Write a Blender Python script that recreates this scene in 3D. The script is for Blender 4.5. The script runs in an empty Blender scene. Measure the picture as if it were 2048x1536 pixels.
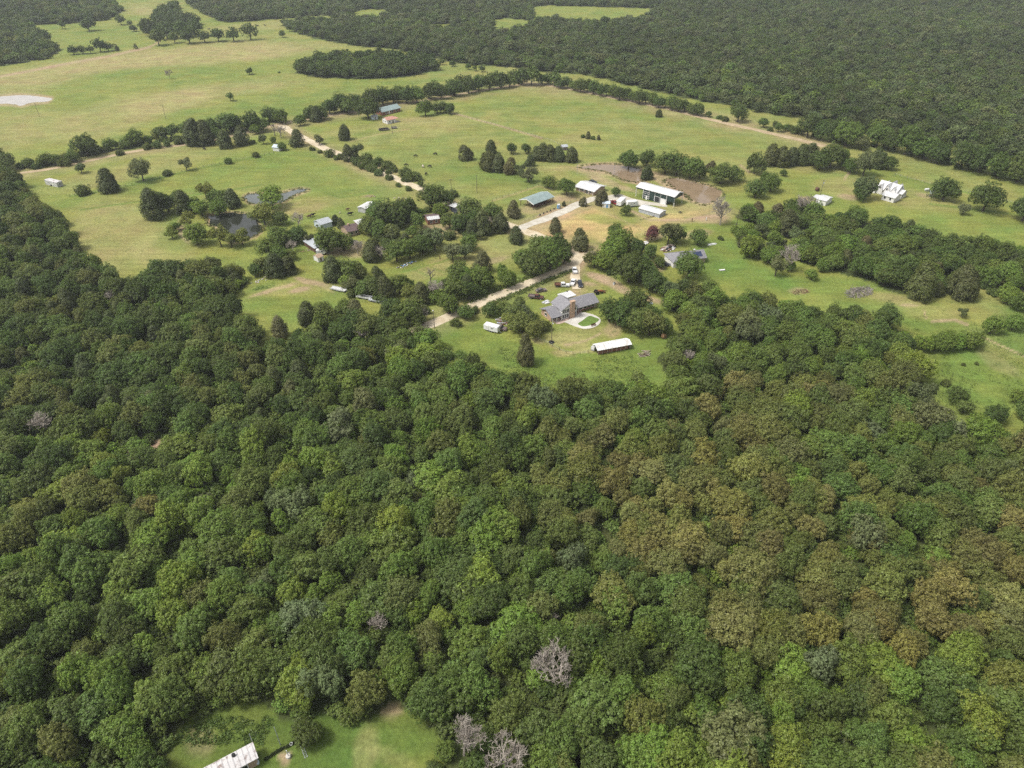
import bpy, math, random
import numpy as np
from mathutils import Vector

# ---------------------------------------------------------------- camera, sky, sun, exposure
scene = bpy.context.scene
H, PITCH, F = 140.0, math.radians(35.0), 1435.0      # camera height (m), tilt below the horizon, focal length in photo pixels
cam_d = bpy.data.cameras.new('camera'); cam = bpy.data.objects.new('camera', cam_d)
scene.collection.objects.link(cam)
cam.location = (0, 0, H); cam.rotation_euler = (math.radians(90) - PITCH, 0, 0)
cam_d.sensor_width = 36; cam_d.lens = 36 * F / 2048; cam_d.clip_start = 1; cam_d.clip_end = 20000
scene.camera = cam
SUN_EL, SUN_AZ = math.radians(58), math.radians(-104)   # azimuth from +Y towards +X
world = bpy.data.worlds.new('World'); scene.world = world; world.use_nodes = True
wn = world.node_tree.nodes; wl = world.node_tree.links; wn.clear()
w_out = wn.new('ShaderNodeOutputWorld'); w_bg = wn.new('ShaderNodeBackground')
w_sky = wn.new('ShaderNodeTexSky'); w_sky.sky_type = 'NISHITA'; w_sky.sun_disc = False
w_sky.sun_elevation = SUN_EL; w_sky.sun_rotation = SUN_AZ; w_sky.air_density = 1.0; w_sky.dust_density = 4.0
w_hs = wn.new('ShaderNodeHueSaturation'); w_hs.inputs['Saturation'].default_value = 0.22   # cloud cover greys the blue
wl.new(w_sky.outputs[0], w_hs.inputs['Color']); wl.new(w_hs.outputs[0], w_bg.inputs['Color'])
w_bg.inputs['Strength'].default_value = 0.095
wl.new(w_bg.outputs[0], w_out.inputs['Surface'])
sun_d = bpy.data.lights.new('sun', 'SUN'); sun = bpy.data.objects.new('sun', sun_d); scene.collection.objects.link(sun)
sun_d.energy = 1.4; sun_d.angle = math.radians(13); sun_d.color = (1.0, 0.95, 0.87)
sun.rotation_euler = (math.radians(90) - SUN_EL, 0, math.pi - SUN_AZ)
scene.view_settings.view_transform = 'Standard'; scene.view_settings.look = 'None'
scene.view_settings.gamma = 1.0; scene.view_settings.exposure = 1.22
scene.cycles.max_bounces = 6; scene.cycles.diffuse_bounces = 4; scene.cycles.transmission_bounces = 4
scene.cycles.use_denoising = False

# ---------------------------------------------------------------- helpers
rng = np.random.default_rng(11); R = random.Random(5)
SP, CP = math.sin(PITCH), math.cos(PITCH)
COL = scene.collection

def at(px, py, z=0.0):
    """survey point of the photograph -> place on the ground (or at height z)"""
    u = (px - 1024) / F; v = (768 - py) / F
    dy = CP + v * SP; dz = -SP + v * CP
    t = (z - H) / dz
    return Vector((u * t, dy * t, z))

def to_px(x, y, z=0.0):
    zc = y * CP - (z - H) * SP
    yc = y * SP + (z - H) * CP
    zc = np.maximum(zc, 1e-3)
    return 1024 + F * x / zc, 768 - F * yc / zc

def mpp(p):                              # metres per photo pixel at a place
    return math.sqrt(p[0]**2 + p[1]**2 + (H - p[2])**2) / F

def vnoise(x, y, s, seed=0):
    r = np.random.default_rng(seed).random((256, 256))
    gx = np.asarray(x) / s; gy = np.asarray(y) / s
    ix = np.floor(gx).astype(int); iy = np.floor(gy).astype(int)
    fx = gx - ix; fy = gy - iy
    fx = fx*fx*(3-2*fx); fy = fy*fy*(3-2*fy)
    a = r[ix & 255, iy & 255]; b = r[(ix+1) & 255, iy & 255]
    c = r[ix & 255, (iy+1) & 255]; d = r[(ix+1) & 255, (iy+1) & 255]
    return (a*(1-fx)+b*fx)*(1-fy) + (c*(1-fx)+d*fx)*fy

def fbm(x, y, s, seed=0, o=4):
    t = 0; a = .5; n = 0
    for k in range(o):
        t = t + a*vnoise(x, y, s/2**k, seed+k); n += a; a *= .55
    return t/n

def inside(px, py, poly):
    res = np.zeros(np.shape(px), bool); n = len(poly)
    for i in range(n):
        x1, y1 = poly[i]; x2, y2 = poly[(i+1) % n]
        if y1 == y2: continue
        res ^= ((py > min(y1, y2)) & (py <= max(y1, y2)) & (px < (py-y1)*(x2-x1)/(y2-y1)+x1))
    return res

def tag(o, label=None, cat=None, group=None, kind=None):
    if label: o['label'] = label
    if cat: o['category'] = cat
    if group: o['group'] = group
    if kind: o['kind'] = kind
    return o

def thing(name, label, cat, loc=(0, 0, 0), rz=0.0, group=None, scale=None):
    o = bpy.data.objects.new(name, None); COL.objects.link(o)
    o.location = loc; o.rotation_euler = (0, 0, rz)
    if scale is not None: o.scale = scale
    return tag(o, label, cat, group)

class MB:
    def __init__(s): s.v = []; s.f = []
    def add(s, vs, fs):
        n = len(s.v); s.v += [tuple(p) for p in vs]; s.f += [tuple(i+n for i in f) for f in fs]; return s
    def box(s, x0, x1, y0, y1, z0, z1):
        return s.add([(x0,y0,z0),(x1,y0,z0),(x1,y1,z0),(x0,y1,z0),(x0,y0,z1),(x1,y0,z1),(x1,y1,z1),(x0,y1,z1)],
                     [(3,2,1,0),(4,5,6,7),(0,1,5,4),(1,2,6,5),(2,3,7,6),(3,0,4,7)])
    def ext(s, prof, a0, a1, axis='x'):
        """closed profile (p,q) swept along an axis; axis x: (p,q)=(y,z); axis y: (p,q)=(x,z); axis z: (p,q)=(x,y)"""
        n = len(prof)
        def m(a, p, q): return (a,p,q) if axis == 'x' else ((p,a,q) if axis == 'y' else (p,q,a))
        vs = [m(a0,p,q) for p,q in prof] + [m(a1,p,q) for p,q in prof]
        fs = [tuple(range(n-1,-1,-1)), tuple(range(n,2*n))] + [(i,(i+1)%n,n+(i+1)%n,n+i) for i in range(n)]
        return s.add(vs, fs)
    def tube(s, p0, p1, r0, r1=None, n=6, cap=True):
        r1 = r0 if r1 is None else r1
        p0 = Vector(p0); p1 = Vector(p1); d = (p1-p0)
        if d.length < 1e-6: return s
        d.normalize(); a = d.orthogonal().normalized(); b = d.cross(a)
        vs = []
        for p, r in ((p0,r0),(p1,r1)):
            vs += [p + (a*math.cos(2*math.pi*i/n) + b*math.sin(2*math.pi*i/n))*r for i in range(n)]
        fs = [(i,(i+1)%n,n+(i+1)%n,n+i) for i in range(n)]
        if cap: fs += [tuple(range(n-1,-1,-1)), tuple(range(n,2*n))]
        return s.add(vs, fs)
    def lathe(s, prof, n=12, c=(0,0,0), axis='z'):
        vs = []; m = len(prof)
        for r, z in prof:
            for i in range(n):
                a = 2*math.pi*i/n; p = (r*math.cos(a), r*math.sin(a), z)
                if axis == 'y': p = (p[0], p[2], p[1])
                if axis == 'x': p = (p[2], p[0], p[1])
                vs.append((p[0]+c[0], p[1]+c[1], p[2]+c[2]))
        fs = [(k*n+i, k*n+(i+1)%n, (k+1)*n+(i+1)%n, (k+1)*n+i) for k in range(m-1) for i in range(n)]
        fs += [tuple(range(n-1,-1,-1)), tuple(range((m-1)*n, m*n))]
        return s.add(vs, fs)
    def mesh(s, name, m, smooth=False):
        me = bpy.data.meshes.new(name); me.from_pydata([tuple(v) for v in s.v], [], s.f)
        me.materials.append(M[m] if isinstance(m, str) else m)
        if smooth: me.shade_smooth()
        me.update(); return me
    def build(s, name, m, parent=None, smooth=False):
        o = bpy.data.objects.new(name, s.mesh(name, m, smooth)); COL.objects.link(o)
        o.parent = parent; return o

def np_mesh(name, V, Q, m, smooth=False):
    me = bpy.data.meshes.new(name); k = Q.shape[1]
    me.vertices.add(len(V)); me.vertices.foreach_set('co', np.ascontiguousarray(V, np.float32).ravel())
    me.loops.add(Q.size); me.loops.foreach_set('vertex_index', np.ascontiguousarray(Q, np.int32).ravel())
    me.polygons.add(len(Q)); me.polygons.foreach_set('loop_start', np.arange(0, Q.size, k, dtype=np.int32))
    me.update(calc_edges=True)
    if smooth: me.shade_smooth()
    me.materials.append(m); return me

# ---------------------------------------------------------------- materials
M = {}
def mat(name, col, rough=.85, var=.25, scale=1.5, col2=None, spec=.3, metal=0., bump=0., bscale=None, stretch=None, lo=.4, hi=.62, ribs=0.):
    """principled surface whose colour wanders between col and col2 with noise in object space"""
    col = tuple(c*.84 for c in col); col2 = tuple(c*.84 for c in col2) if col2 else None
    m = bpy.data.materials.new(name); m.use_nodes = True; nt = m.node_tree; N = nt.nodes; L = nt.links
    b = N['Principled BSDF']; b.inputs['Roughness'].default_value = rough; b.inputs['Metallic'].default_value = metal
    b.inputs['Specular IOR Level'].default_value = spec
    tc = N.new('ShaderNodeTexCoord'); mp = N.new('ShaderNodeMapping'); L.new(tc.outputs['Object'], mp.inputs['Vector'])
    if stretch: mp.inputs['Scale'].default_value = stretch
    n1 = N.new('ShaderNodeTexNoise'); n1.inputs['Scale'].default_value = scale; n1.inputs['Detail'].default_value = 6
    n1.inputs['Roughness'].default_value = .65; L.new(mp.outputs[0], n1.inputs['Vector'])
    r = N.new('ShaderNodeValToRGB'); L.new(n1.outputs['Fac'], r.inputs['Fac'])
    c2 = col2 or tuple(c*(1-var) for c in col)
    r.color_ramp.elements[0].position = lo; r.color_ramp.elements[1].position = hi
    r.color_ramp.elements[0].color = (*c2, 1); r.color_ramp.elements[1].color = (*col, 1)
    if ribs:                                             # sheet seams: darker laps every panel, and lifted ribs
        wv = N.new('ShaderNodeTexWave'); wv.inputs['Scale'].default_value = ribs; wv.inputs['Distortion'].default_value = .15; L.new(tc.outputs['Object'], wv.inputs['Vector'])
        rp = N.new('ShaderNodeValToRGB'); rp.color_ramp.elements[0].position = .02; rp.color_ramp.elements[1].position = .22
        rp.color_ramp.elements[0].color = (.70,.70,.71,1); rp.color_ramp.elements[1].color = (1,1,1,1); L.new(wv.outputs['Fac'], rp.inputs['Fac'])
        mx = N.new('ShaderNodeMix'); mx.data_type = 'RGBA'; mx.blend_type = 'MULTIPLY'; mx.inputs['Factor'].default_value = 1
        L.new(r.outputs['Color'], mx.inputs[6]); L.new(rp.outputs['Color'], mx.inputs[7]); L.new(mx.outputs[2], b.inputs['Base Color'])
    else: L.new(r.outputs['Color'], b.inputs['Base Color'])
    if bump:
        n2 = N.new('ShaderNodeTexNoise'); n2.inputs['Scale'].default_value = bscale or scale*4; n2.inputs['Detail'].default_value = 4
        L.new(mp.outputs[0], n2.inputs['Vector'])
        bp = N.new('ShaderNodeBump'); bp.inputs['Strength'].default_value = bump; bp.inputs['Distance'].default_value = .1
        L.new(n2.outputs['Fac'], bp.inputs['Height']); L.new(bp.outputs[0], b.inputs['Normal'])
    M[name] = m; return m

mat('metal_white', (.72,.72,.71), .45, .22, .5, spec=.4, ribs=.33)
mat('metal_white_stained', (.74,.74,.72), .55, scale=.5, col2=(.50,.46,.42), lo=.33, hi=.47, ribs=.33)
mat('metal_grey', (.50,.53,.56), .45, .18, .6, ribs=.33)
mat('metal_teal', (.30,.385,.375), .5, .2, .5, ribs=.33)
mat('metal_green', (.030,.055,.050), .5, .2, .8)
mat('metal_rusted', (.60,.58,.57), .6, scale=.8, col2=(.30,.24,.22), lo=.37, hi=.47, ribs=.33)
mat('metal_rust', (.20,.085,.05), .8, scale=1.2, col2=(.09,.045,.03))
mat('shingle_grey', (.27,.265,.275), .9, scale=1.6, col2=(.19,.185,.20), bump=.4, bscale=6)
mat('shingle_brown', (.17,.115,.11), .9, scale=1.5, col2=(.11,.08,.08), bump=.3, bscale=6)
mat('shingle_pink', (.52,.29,.22), .9, scale=1.5, col2=(.42,.22,.17))
mat('siding_white', (.78,.77,.74), .7, .1, .8)
mat('siding_blue', (.55,.63,.70), .7, .1, .8)
mat('siding_tan', (.42,.31,.22), .8, .15, .8)
mat('brick_tan', (.54,.38,.27), .9, scale=3, col2=(.43,.29,.20), bump=.3)
mat('brick_red', (.32,.15,.10), .9, scale=3, col2=(.24,.11,.075), bump=.3)
mat('wood_brown', (.16,.085,.055), .9, scale=2, col2=(.09,.05,.035), stretch=(1,1,.2))
mat('wood_grey', (.32,.29,.26), .9, scale=2, col2=(.2,.18,.165), stretch=(1,1,.25))
mat('wood_pale', (.55,.44,.36), .9, scale=2, col2=(.38,.30,.25))
mat('trim_white', (.80,.79,.77), .6, .06, 1)
mat('glass_dark', (.03,.035,.045), .08, .3, .4, spec=.6)
mat('solar', (.035,.05,.11), .15, .2, 1, spec=.6)
mat('concrete', (.62,.60,.55), .85, scale=.35, col2=(.50,.47,.42), bump=.1)
mat('paver_pink', (.55,.43,.36), .9, scale=.8, col2=(.45,.34,.28), bump=.2)
mat('gravel', (.60,.52,.38), .95, scale=.22, col2=(.47,.38,.25), bump=.3, bscale=2, lo=.36, hi=.6)
mat('gravel_tan', (.46,.36,.23), .95, scale=.2, col2=(.34,.26,.15), bump=.3, bscale=2)
mat('drive', (.56,.53,.46), .9, scale=.3, col2=(.44,.40,.32), bump=.2, bscale=2)
mat('dirt', (.36,.24,.14), .95, scale=.4, col2=(.26,.18,.10), bump=.4)
mat('lawn', (.13,.21,.035), .95, scale=.6, col2=(.10,.16,.03), bump=.3)
mat('bark', (.10,.08,.06), .95, scale=2, col2=(.055,.045,.035), bump=.4)
mat('deadwood', (.43,.385,.33), .95, scale=.5, col2=(.29,.25,.21))
mat('deadwood_dark', (.20,.17,.155), .95, scale=.5, col2=(.13,.11,.10))
mat('ash', (.30,.28,.275), .95, scale=.3, col2=(.10,.09,.09))
mat('rubber', (.02,.02,.02), .8, .2, 2)
mat('paint_white', (.80,.80,.80), .3, .05, 1, spec=.5)
mat('paint_dark', (.03,.035,.05), .25, .2, 1, spec=.5)
mat('paint_silver', (.36,.37,.40), .3, .1, 1, spec=.5)
mat('paint_red', (.30,.03,.03), .35, .3, 1, spec=.5)
mat('paint_maroon', (.13,.045,.04), .6, scale=1.2, col2=(.09,.05,.035))
mat('paint_faded', (.22,.15,.13), .8, scale=.9, col2=(.13,.12,.12))
mat('paint_blue', (.10,.30,.55), .5, .1, 1)
mat('paint_orange', (.34,.12,.035), .6, scale=1.5, col2=(.20,.08,.04))
mat('pole_wood', (.15,.12,.10), .9, .3, 2)
mat('hide_black', (.018,.015,.013), .7, .3, 2)
mat('hide_brown', (.10,.05,.03), .7, .3, 2)
mat('hide_pale', (.55,.47,.40), .8, .15, 2)
mat('hay', (.40,.24,.12), .95, scale=2, col2=(.28,.16,.08), bump=.5)
mat('plastic_white', (.75,.75,.74), .5, .06, 1)

def water(name, col, rough, bump):
    m = bpy.data.materials.new(name); m.use_nodes = True; N = m.node_tree.nodes; L = m.node_tree.links
    b = N['Principled BSDF']; b.inputs['Roughness'].default_value = rough; b.inputs['IOR'].default_value = 1.33
    tc = N.new('ShaderNodeTexCoord'); n0 = N.new('ShaderNodeTexNoise'); n0.inputs['Scale'].default_value = .12; n0.inputs['Detail'].default_value = 5
    L.new(tc.outputs['Object'], n0.inputs['Vector'])
    r = N.new('ShaderNodeValToRGB'); L.new(n0.outputs['Fac'], r.inputs['Fac'])
    r.color_ramp.elements[0].position = .35; r.color_ramp.elements[1].position = .65
    r.color_ramp.elements[0].color = (*[c*.8 for c in col], 1); r.color_ramp.elements[1].color = (*col, 1)
    L.new(r.outputs['Color'], b.inputs['Base Color'])
    n = N.new('ShaderNodeTexNoise'); n.inputs['Scale'].default_value = 1.3; n.inputs['Detail'].default_value = 3; L.new(tc.outputs['Object'], n.inputs['Vector'])
    bp = N.new('ShaderNodeBump'); bp.inputs['Strength'].default_value = bump; bp.inputs['Distance'].default_value = .05
    L.new(n.outputs['Fac'], bp.inputs['Height']); L.new(bp.outputs[0], b.inputs['Normal'])
    M[name] = m
water('water_pale', (.38,.35,.31), .12, .1)
water('water_brown', (.225,.165,.105), .02, .06)
water('water_dark', (.025,.028,.02), .03, .08)
water('water_blue', (.10,.11,.10), .04, .1)

def leaf_mat():
    m = bpy.data.materials.new('leaf'); m.use_nodes = True; nt = m.node_tree; N = nt.nodes; L = nt.links
    N.clear(); out = N.new('ShaderNodeOutputMaterial')
    at_ = N.new('ShaderNodeAttribute'); at_.attribute_type = 'INSTANCER'; at_.attribute_name = 'tint'
    geo = N.new('ShaderNodeNewGeometry')
    tc = N.new('ShaderNodeTexCoord'); nz = N.new('ShaderNodeTexNoise'); nz.inputs['Scale'].default_value = .55; nz.inputs['Detail'].default_value = 3
    oi = N.new('ShaderNodeObjectInfo'); va = N.new('ShaderNodeVectorMath'); va.operation = 'ADD'
    L.new(tc.outputs['Object'], va.inputs[0]); 
    cv = N.new('ShaderNodeVectorMath'); cv.operation = 'SCALE'; cv.inputs[0].default_value = (37, 53, 71); L.new(oi.outputs['Random'], cv.inputs['Scale'])
    L.new(cv.outputs[0], va.inputs[1]); L.new(va.outputs[0], nz.inputs['Vector'])
    # brightness: per leaf x per twig clump, at random
    a = N.new('ShaderNodeMapRange'); a.inputs['From Min'].default_value = .3; a.inputs['From Max'].default_value = .7
    a.inputs['To Min'].default_value = .78; a.inputs['To Max'].default_value = 1.22; L.new(nz.outputs['Fac'], a.inputs['Value'])
    b = N.new('ShaderNodeMapRange'); b.inputs['To Min'].default_value = .70; b.inputs['To Max'].default_value = 1.30; L.new(geo.outputs['Random Per Island'], b.inputs['Value'])
    mu = N.new('ShaderNodeMath'); mu.operation = 'MULTIPLY'; L.new(a.outputs[0], mu.inputs[0]); L.new(b.outputs[0], mu.inputs[1])
    hs = N.new('ShaderNodeHueSaturation'); L.new(at_.outputs['Color'], hs.inputs['Color']); L.new(mu.outputs[0], hs.inputs['Value'])
    h = N.new('ShaderNodeMapRange'); h.inputs['From Min'].default_value = .3; h.inputs['From Max'].default_value = .7
    h.inputs['To Min'].default_value = .487; h.inputs['To Max'].default_value = .508; L.new(nz.outputs['Fac'], h.inputs['Value']); L.new(h.outputs[0], hs.inputs['Hue'])
    d = N.new('ShaderNodeBsdfDiffuse'); t = N.new('ShaderNodeBsdfTranslucent'); g = N.new('ShaderNodeBsdfGlossy')
    g.inputs['Roughness'].default_value = .45; g.inputs['Color'].default_value = (.6,.6,.6,1)
    L.new(hs.outputs[0], d.inputs['Color']); L.new(hs.outputs[0], t.inputs['Color'])
    m1 = N.new('ShaderNodeMixShader'); m1.inputs[0].default_value = .36; L.new(d.outputs[0], m1.inputs[1]); L.new(t.outputs[0], m1.inputs[2])
    m2 = N.new('ShaderNodeMixShader'); m2.inputs[0].default_value = .02; L.new(m1.outputs[0], m2.inputs[1]); L.new(g.outputs[0], m2.inputs[2])
    L.new(m2.outputs[0], out.inputs['Surface']); M['leaf'] = m
leaf_mat()

def ground_mat():
    m = bpy.data.materials.new('meadow'); m.use_nodes = True; nt = m.node_tree; N = nt.nodes; L = nt.links
    b = N['Principled BSDF']; b.inputs['Roughness'].default_value = .95; b.inputs['Specular IOR Level'].default_value = .1
    at_ = N.new('ShaderNodeAttribute'); at_.attribute_name = 'cover'
    tc = N.new('ShaderNodeTexCoord')
    def noise(s, d, lo, hi, rough=.6):
        n = N.new('ShaderNodeTexNoise'); n.inputs['Scale'].default_value = s; n.inputs['Detail'].default_value = d; n.inputs['Roughness'].default_value = rough
        L.new(tc.outputs['Object'], n.inputs['Vector'])
        r = N.new('ShaderNodeMapRange'); r.inputs['From Min'].default_value = .3; r.inputs['From Max'].default_value = .7
        r.inputs['To Min'].default_value = lo; r.inputs['To Max'].default_value = hi; L.new(n.outputs['Fac'], r.inputs['Value']); return n, r
    n1, r1 = noise(.9, 4, .72, 1.25, .75); n2, r2 = noise(.09, 5, .85, 1.15)
    mu = N.new('ShaderNodeMath'); mu.operation = 'MULTIPLY'; L.new(r1.outputs[0], mu.inputs[0]); L.new(r2.outputs[0], mu.inputs[1])
    n3, r3 = noise(.05, 6, .470, .525)
    hs = N.new('ShaderNodeHueSaturation'); L.new(at_.outputs['Color'], hs.inputs['Color']); L.new(mu.outputs[0], hs.inputs['Value']); L.new(r3.outputs[0], hs.inputs['Hue'])
    tf = N.new('ShaderNodeTexNoise'); tf.inputs['Scale'].default_value = .30; tf.inputs['Detail'].default_value = 3; L.new(tc.outputs['Object'], tf.inputs['Vector'])   # rank tufts the cattle leave
    tm = N.new('ShaderNodeMapRange'); tm.inputs['From Min'].default_value = .60; tm.inputs['From Max'].default_value = .70; tm.inputs['To Max'].default_value = .42; L.new(tf.outputs['Fac'], tm.inputs['Value'])
    mp = N.new('ShaderNodeMapping'); mp.inputs['Rotation'].default_value = (0,0,.5); mp.inputs['Scale'].default_value = (.035,.35,1); L.new(tc.outputs['Object'], mp.inputs['Vector'])   # mowing swaths
    sw = N.new('ShaderNodeTexNoise'); sw.inputs['Scale'].default_value = 1.0; sw.inputs['Detail'].default_value = 3; L.new(mp.outputs[0], sw.inputs['Vector'])
    sm = N.new('ShaderNodeMapRange'); sm.inputs['From Min'].default_value = .35; sm.inputs['From Max'].default_value = .65; sm.inputs['To Min'].default_value = .90; sm.inputs['To Max'].default_value = 1.10; L.new(sw.outputs['Fac'], sm.inputs['Value'])
    m3 = N.new('ShaderNodeMath'); m3.operation = 'MULTIPLY'; L.new(mu.outputs[0], m3.inputs[0]); L.new(sm.outputs[0], m3.inputs[1]); L.new(m3.outputs[0], hs.inputs['Value'])
    mx = N.new('ShaderNodeMix'); mx.data_type = 'RGBA'; L.new(tm.outputs[0], mx.inputs['Factor']); L.new(hs.outputs[0], mx.inputs[6]); mx.inputs[7].default_value = (.075,.105,.025,1)
    L.new(mx.outputs[2], b.inputs['Base Color'])
    bp = N.new('ShaderNodeBump'); bp.inputs['Strength'].default_value = .6; bp.inputs['Distance'].default_value = .5
    L.new(n1.outputs['Fac'], bp.inputs['Height']); L.new(bp.outputs[0], b.inputs['Normal'])
    M['meadow'] = m
ground_mat()
# ---------------------------------------------------------------- the lie of the land (survey outlines in photo pixels, dropped onto the ground plane)
WOOD = [(-500,360),(20,352),(60,395),(130,468),(175,525),(240,575),(290,575),(310,560),(370,545),(465,545),(492,565),(470,590),(452,625),(505,660),(515,712),
        (555,715),(600,675),(640,655),(740,655),(800,675),(860,690),(900,722),(950,730),(1000,756),(1050,780),(1100,808),(1150,796),(1300,788),(1345,792),(1350,765),
        (1330,720),(1362,690),(1378,655),(1345,625),(1325,600),(1345,592),(1420,592),(1460,602),(1530,618),(1600,632),(1690,632),(1745,650),(1812,672),(1822,708),
        (1790,745),(1850,790),(1835,835),(1870,868),(1960,890),(2100,862),(2600,862),(2600,1760),(-500,1760)]
HOLES = [[(325,1760),(338,1490),(395,1425),(515,1398),(560,1440),(650,1432),(720,1446),(785,1398),(850,1440),(895,1490),(905,1760)],
         [(165,958),(215,925),(290,893),(345,878),(345,892),(290,908),(220,942),(175,970)],
         [(-500,470),(0,455),(28,450),(30,462),(0,478),(-500,500)]]
EASTWOOD = [(1475,428),(1540,428),(1620,432),(1700,440),(1790,458),(1860,484),(1950,498),(2100,532),(2500,590),(2500,650),(2100,600),(2048,588),(1960,572),(1930,590),
            (1860,590),(1800,588),(1720,556),(1650,536),(1600,524),(1560,500),(1600,480),(1540,470),(1500,450)]
FAR_NW = [(-600,140),(0,132),(60,123),(95,117),(117,103),(90,80),(65,58),(65,50),(130,48),(215,40),(245,22),(225,5),(225,-60),(-600,-60)]
FAR_N = [(375,8),(410,30),(450,45),(520,41),(640,32),(700,36),(560,50),(600,68),(650,82),(720,93),(800,99),(830,110),(880,120),(930,130),(1000,133),(1040,138),
         (1080,143),(1180,152),(1300,180),(1402,203),(1504,222),(1603,238),(1665,256),(1775,276),(1884,294),(2048,320),(2700,430),(2700,-60),(375,-60)]
FAR_HOLES = [[(705,24),(735,18),(770,20),(782,32),(750,42),(712,38)], [(985,40),(1010,36),(1060,42),(1050,60),(1000,72),(985,62)],
             [(1062,14),(1100,11),(1200,14),(1325,18),(1300,36),(1240,46),(1180,50),(1120,48),(1065,42)],
             [(560,40),(640,31),(700,34),(640,40),(575,48)], [(860,48),(905,48),(905,58),(862,58)]]
GROVE_N = [(590,146),(600,132),(640,122),(700,121),(760,116),(860,126),(876,140),(800,155),(700,158),(620,153)]
CLUMP_NW = [(285,66),(300,50),(318,30),(350,12),(362,40),(395,45),(392,56),(350,62),(318,74)]

PONDS = [
 ('water_pale', 'pale muddy pond in the wide left pasture', [(-60,200),(0,193),(40,191),(80,193),(103,197),(95,203),(62,206),(44,211),(22,208),(0,208),(-60,214)]),
 ('water_blue', 'grey pond with a pointed arm in the small pasture', [(488,394),(500,389),(520,388),(545,390),(570,385),(590,380),(604,378),(616,380),(602,385),(586,391),(572,400),(550,407),(520,409),(497,404)]),
 ('water_dark', 'dark pond ringed by willows', [(416,433),(440,428),(470,426),(498,430),(511,440),(519,452),(521,463),(505,473),(480,483),(462,484),(446,474),(432,455),(419,446)]),
 ('water_brown', 'brown pond running out to a pale tail', [(1157,334),(1180,331),(1225,329),(1262,334),(1292,344),(1302,355),(1278,363),(1250,361),(1230,351),(1210,342),(1180,339)]),
 ('water_brown', 'brown pond behind the green metal building', [(1330,361),(1350,357),(1385,364),(1422,374),(1442,385),(1434,399),(1407,409),(1384,400),(1364,382),(1342,372)])]

# roads: name, label, material, width, line
ROADS = [
 ('road', 'pale dirt road running past the shingled house', 'gravel', 5.2, [(640,735),(700,712),(765,688),(830,662),(900,632),(960,606),(1020,581),(1080,557),(1125,539),(1152,520),(1162,507)]),
 ('road', 'pale dirt road running past the wooded homestead', 'gravel', 5.6, [(1150,518),(1138,497),(1100,480),(1060,465),(1015,448),(960,432),(905,410),(850,382),(780,352),(700,318),(640,292),(606,275),(578,260),(560,248)]),
 ('road', 'narrow lane beside the northern hedgerow', 'gravel_tan', 5.0, [(560,248),(600,241),(660,231),(720,223),(765,211),(830,204),(900,192),(980,178),(1060,167)]),
 ('road', 'narrow lane beside the western hedgerow', 'gravel_tan', 4.5, [(560,248),(480,268),(400,285),(290,299),(210,314),(110,336),(40,346)]),
 ('road', 'straight tan farm track along the eastern hedgerow', 'gravel_tan', 6.5, [(1060,167),(1130,176),(1230,196),(1330,216),(1430,241),(1540,266),(1650,292)]),
 ('driveway', 'straight pale driveway leading to the farm yard', 'drive', 5.0, [(1040,459),(1048,453),(1090,438),(1130,421),(1165,405),(1190,397),(1215,394)]),
 ('driveway', 'pale driveway between road and shingled house', 'gravel', 3.6, [(1153,526),(1151,540),(1150,555),(1151,570),(1153,578)]),
 ('driveway', 'short pale spur east of the road junction', 'gravel', 4.0, [(1153,517),(1172,508),(1190,503)])]

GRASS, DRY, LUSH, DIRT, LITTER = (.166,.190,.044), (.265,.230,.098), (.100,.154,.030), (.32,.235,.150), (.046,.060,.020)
STRAW, DEEP = (.36,.275,.115), (.078,.118,.024)
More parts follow.
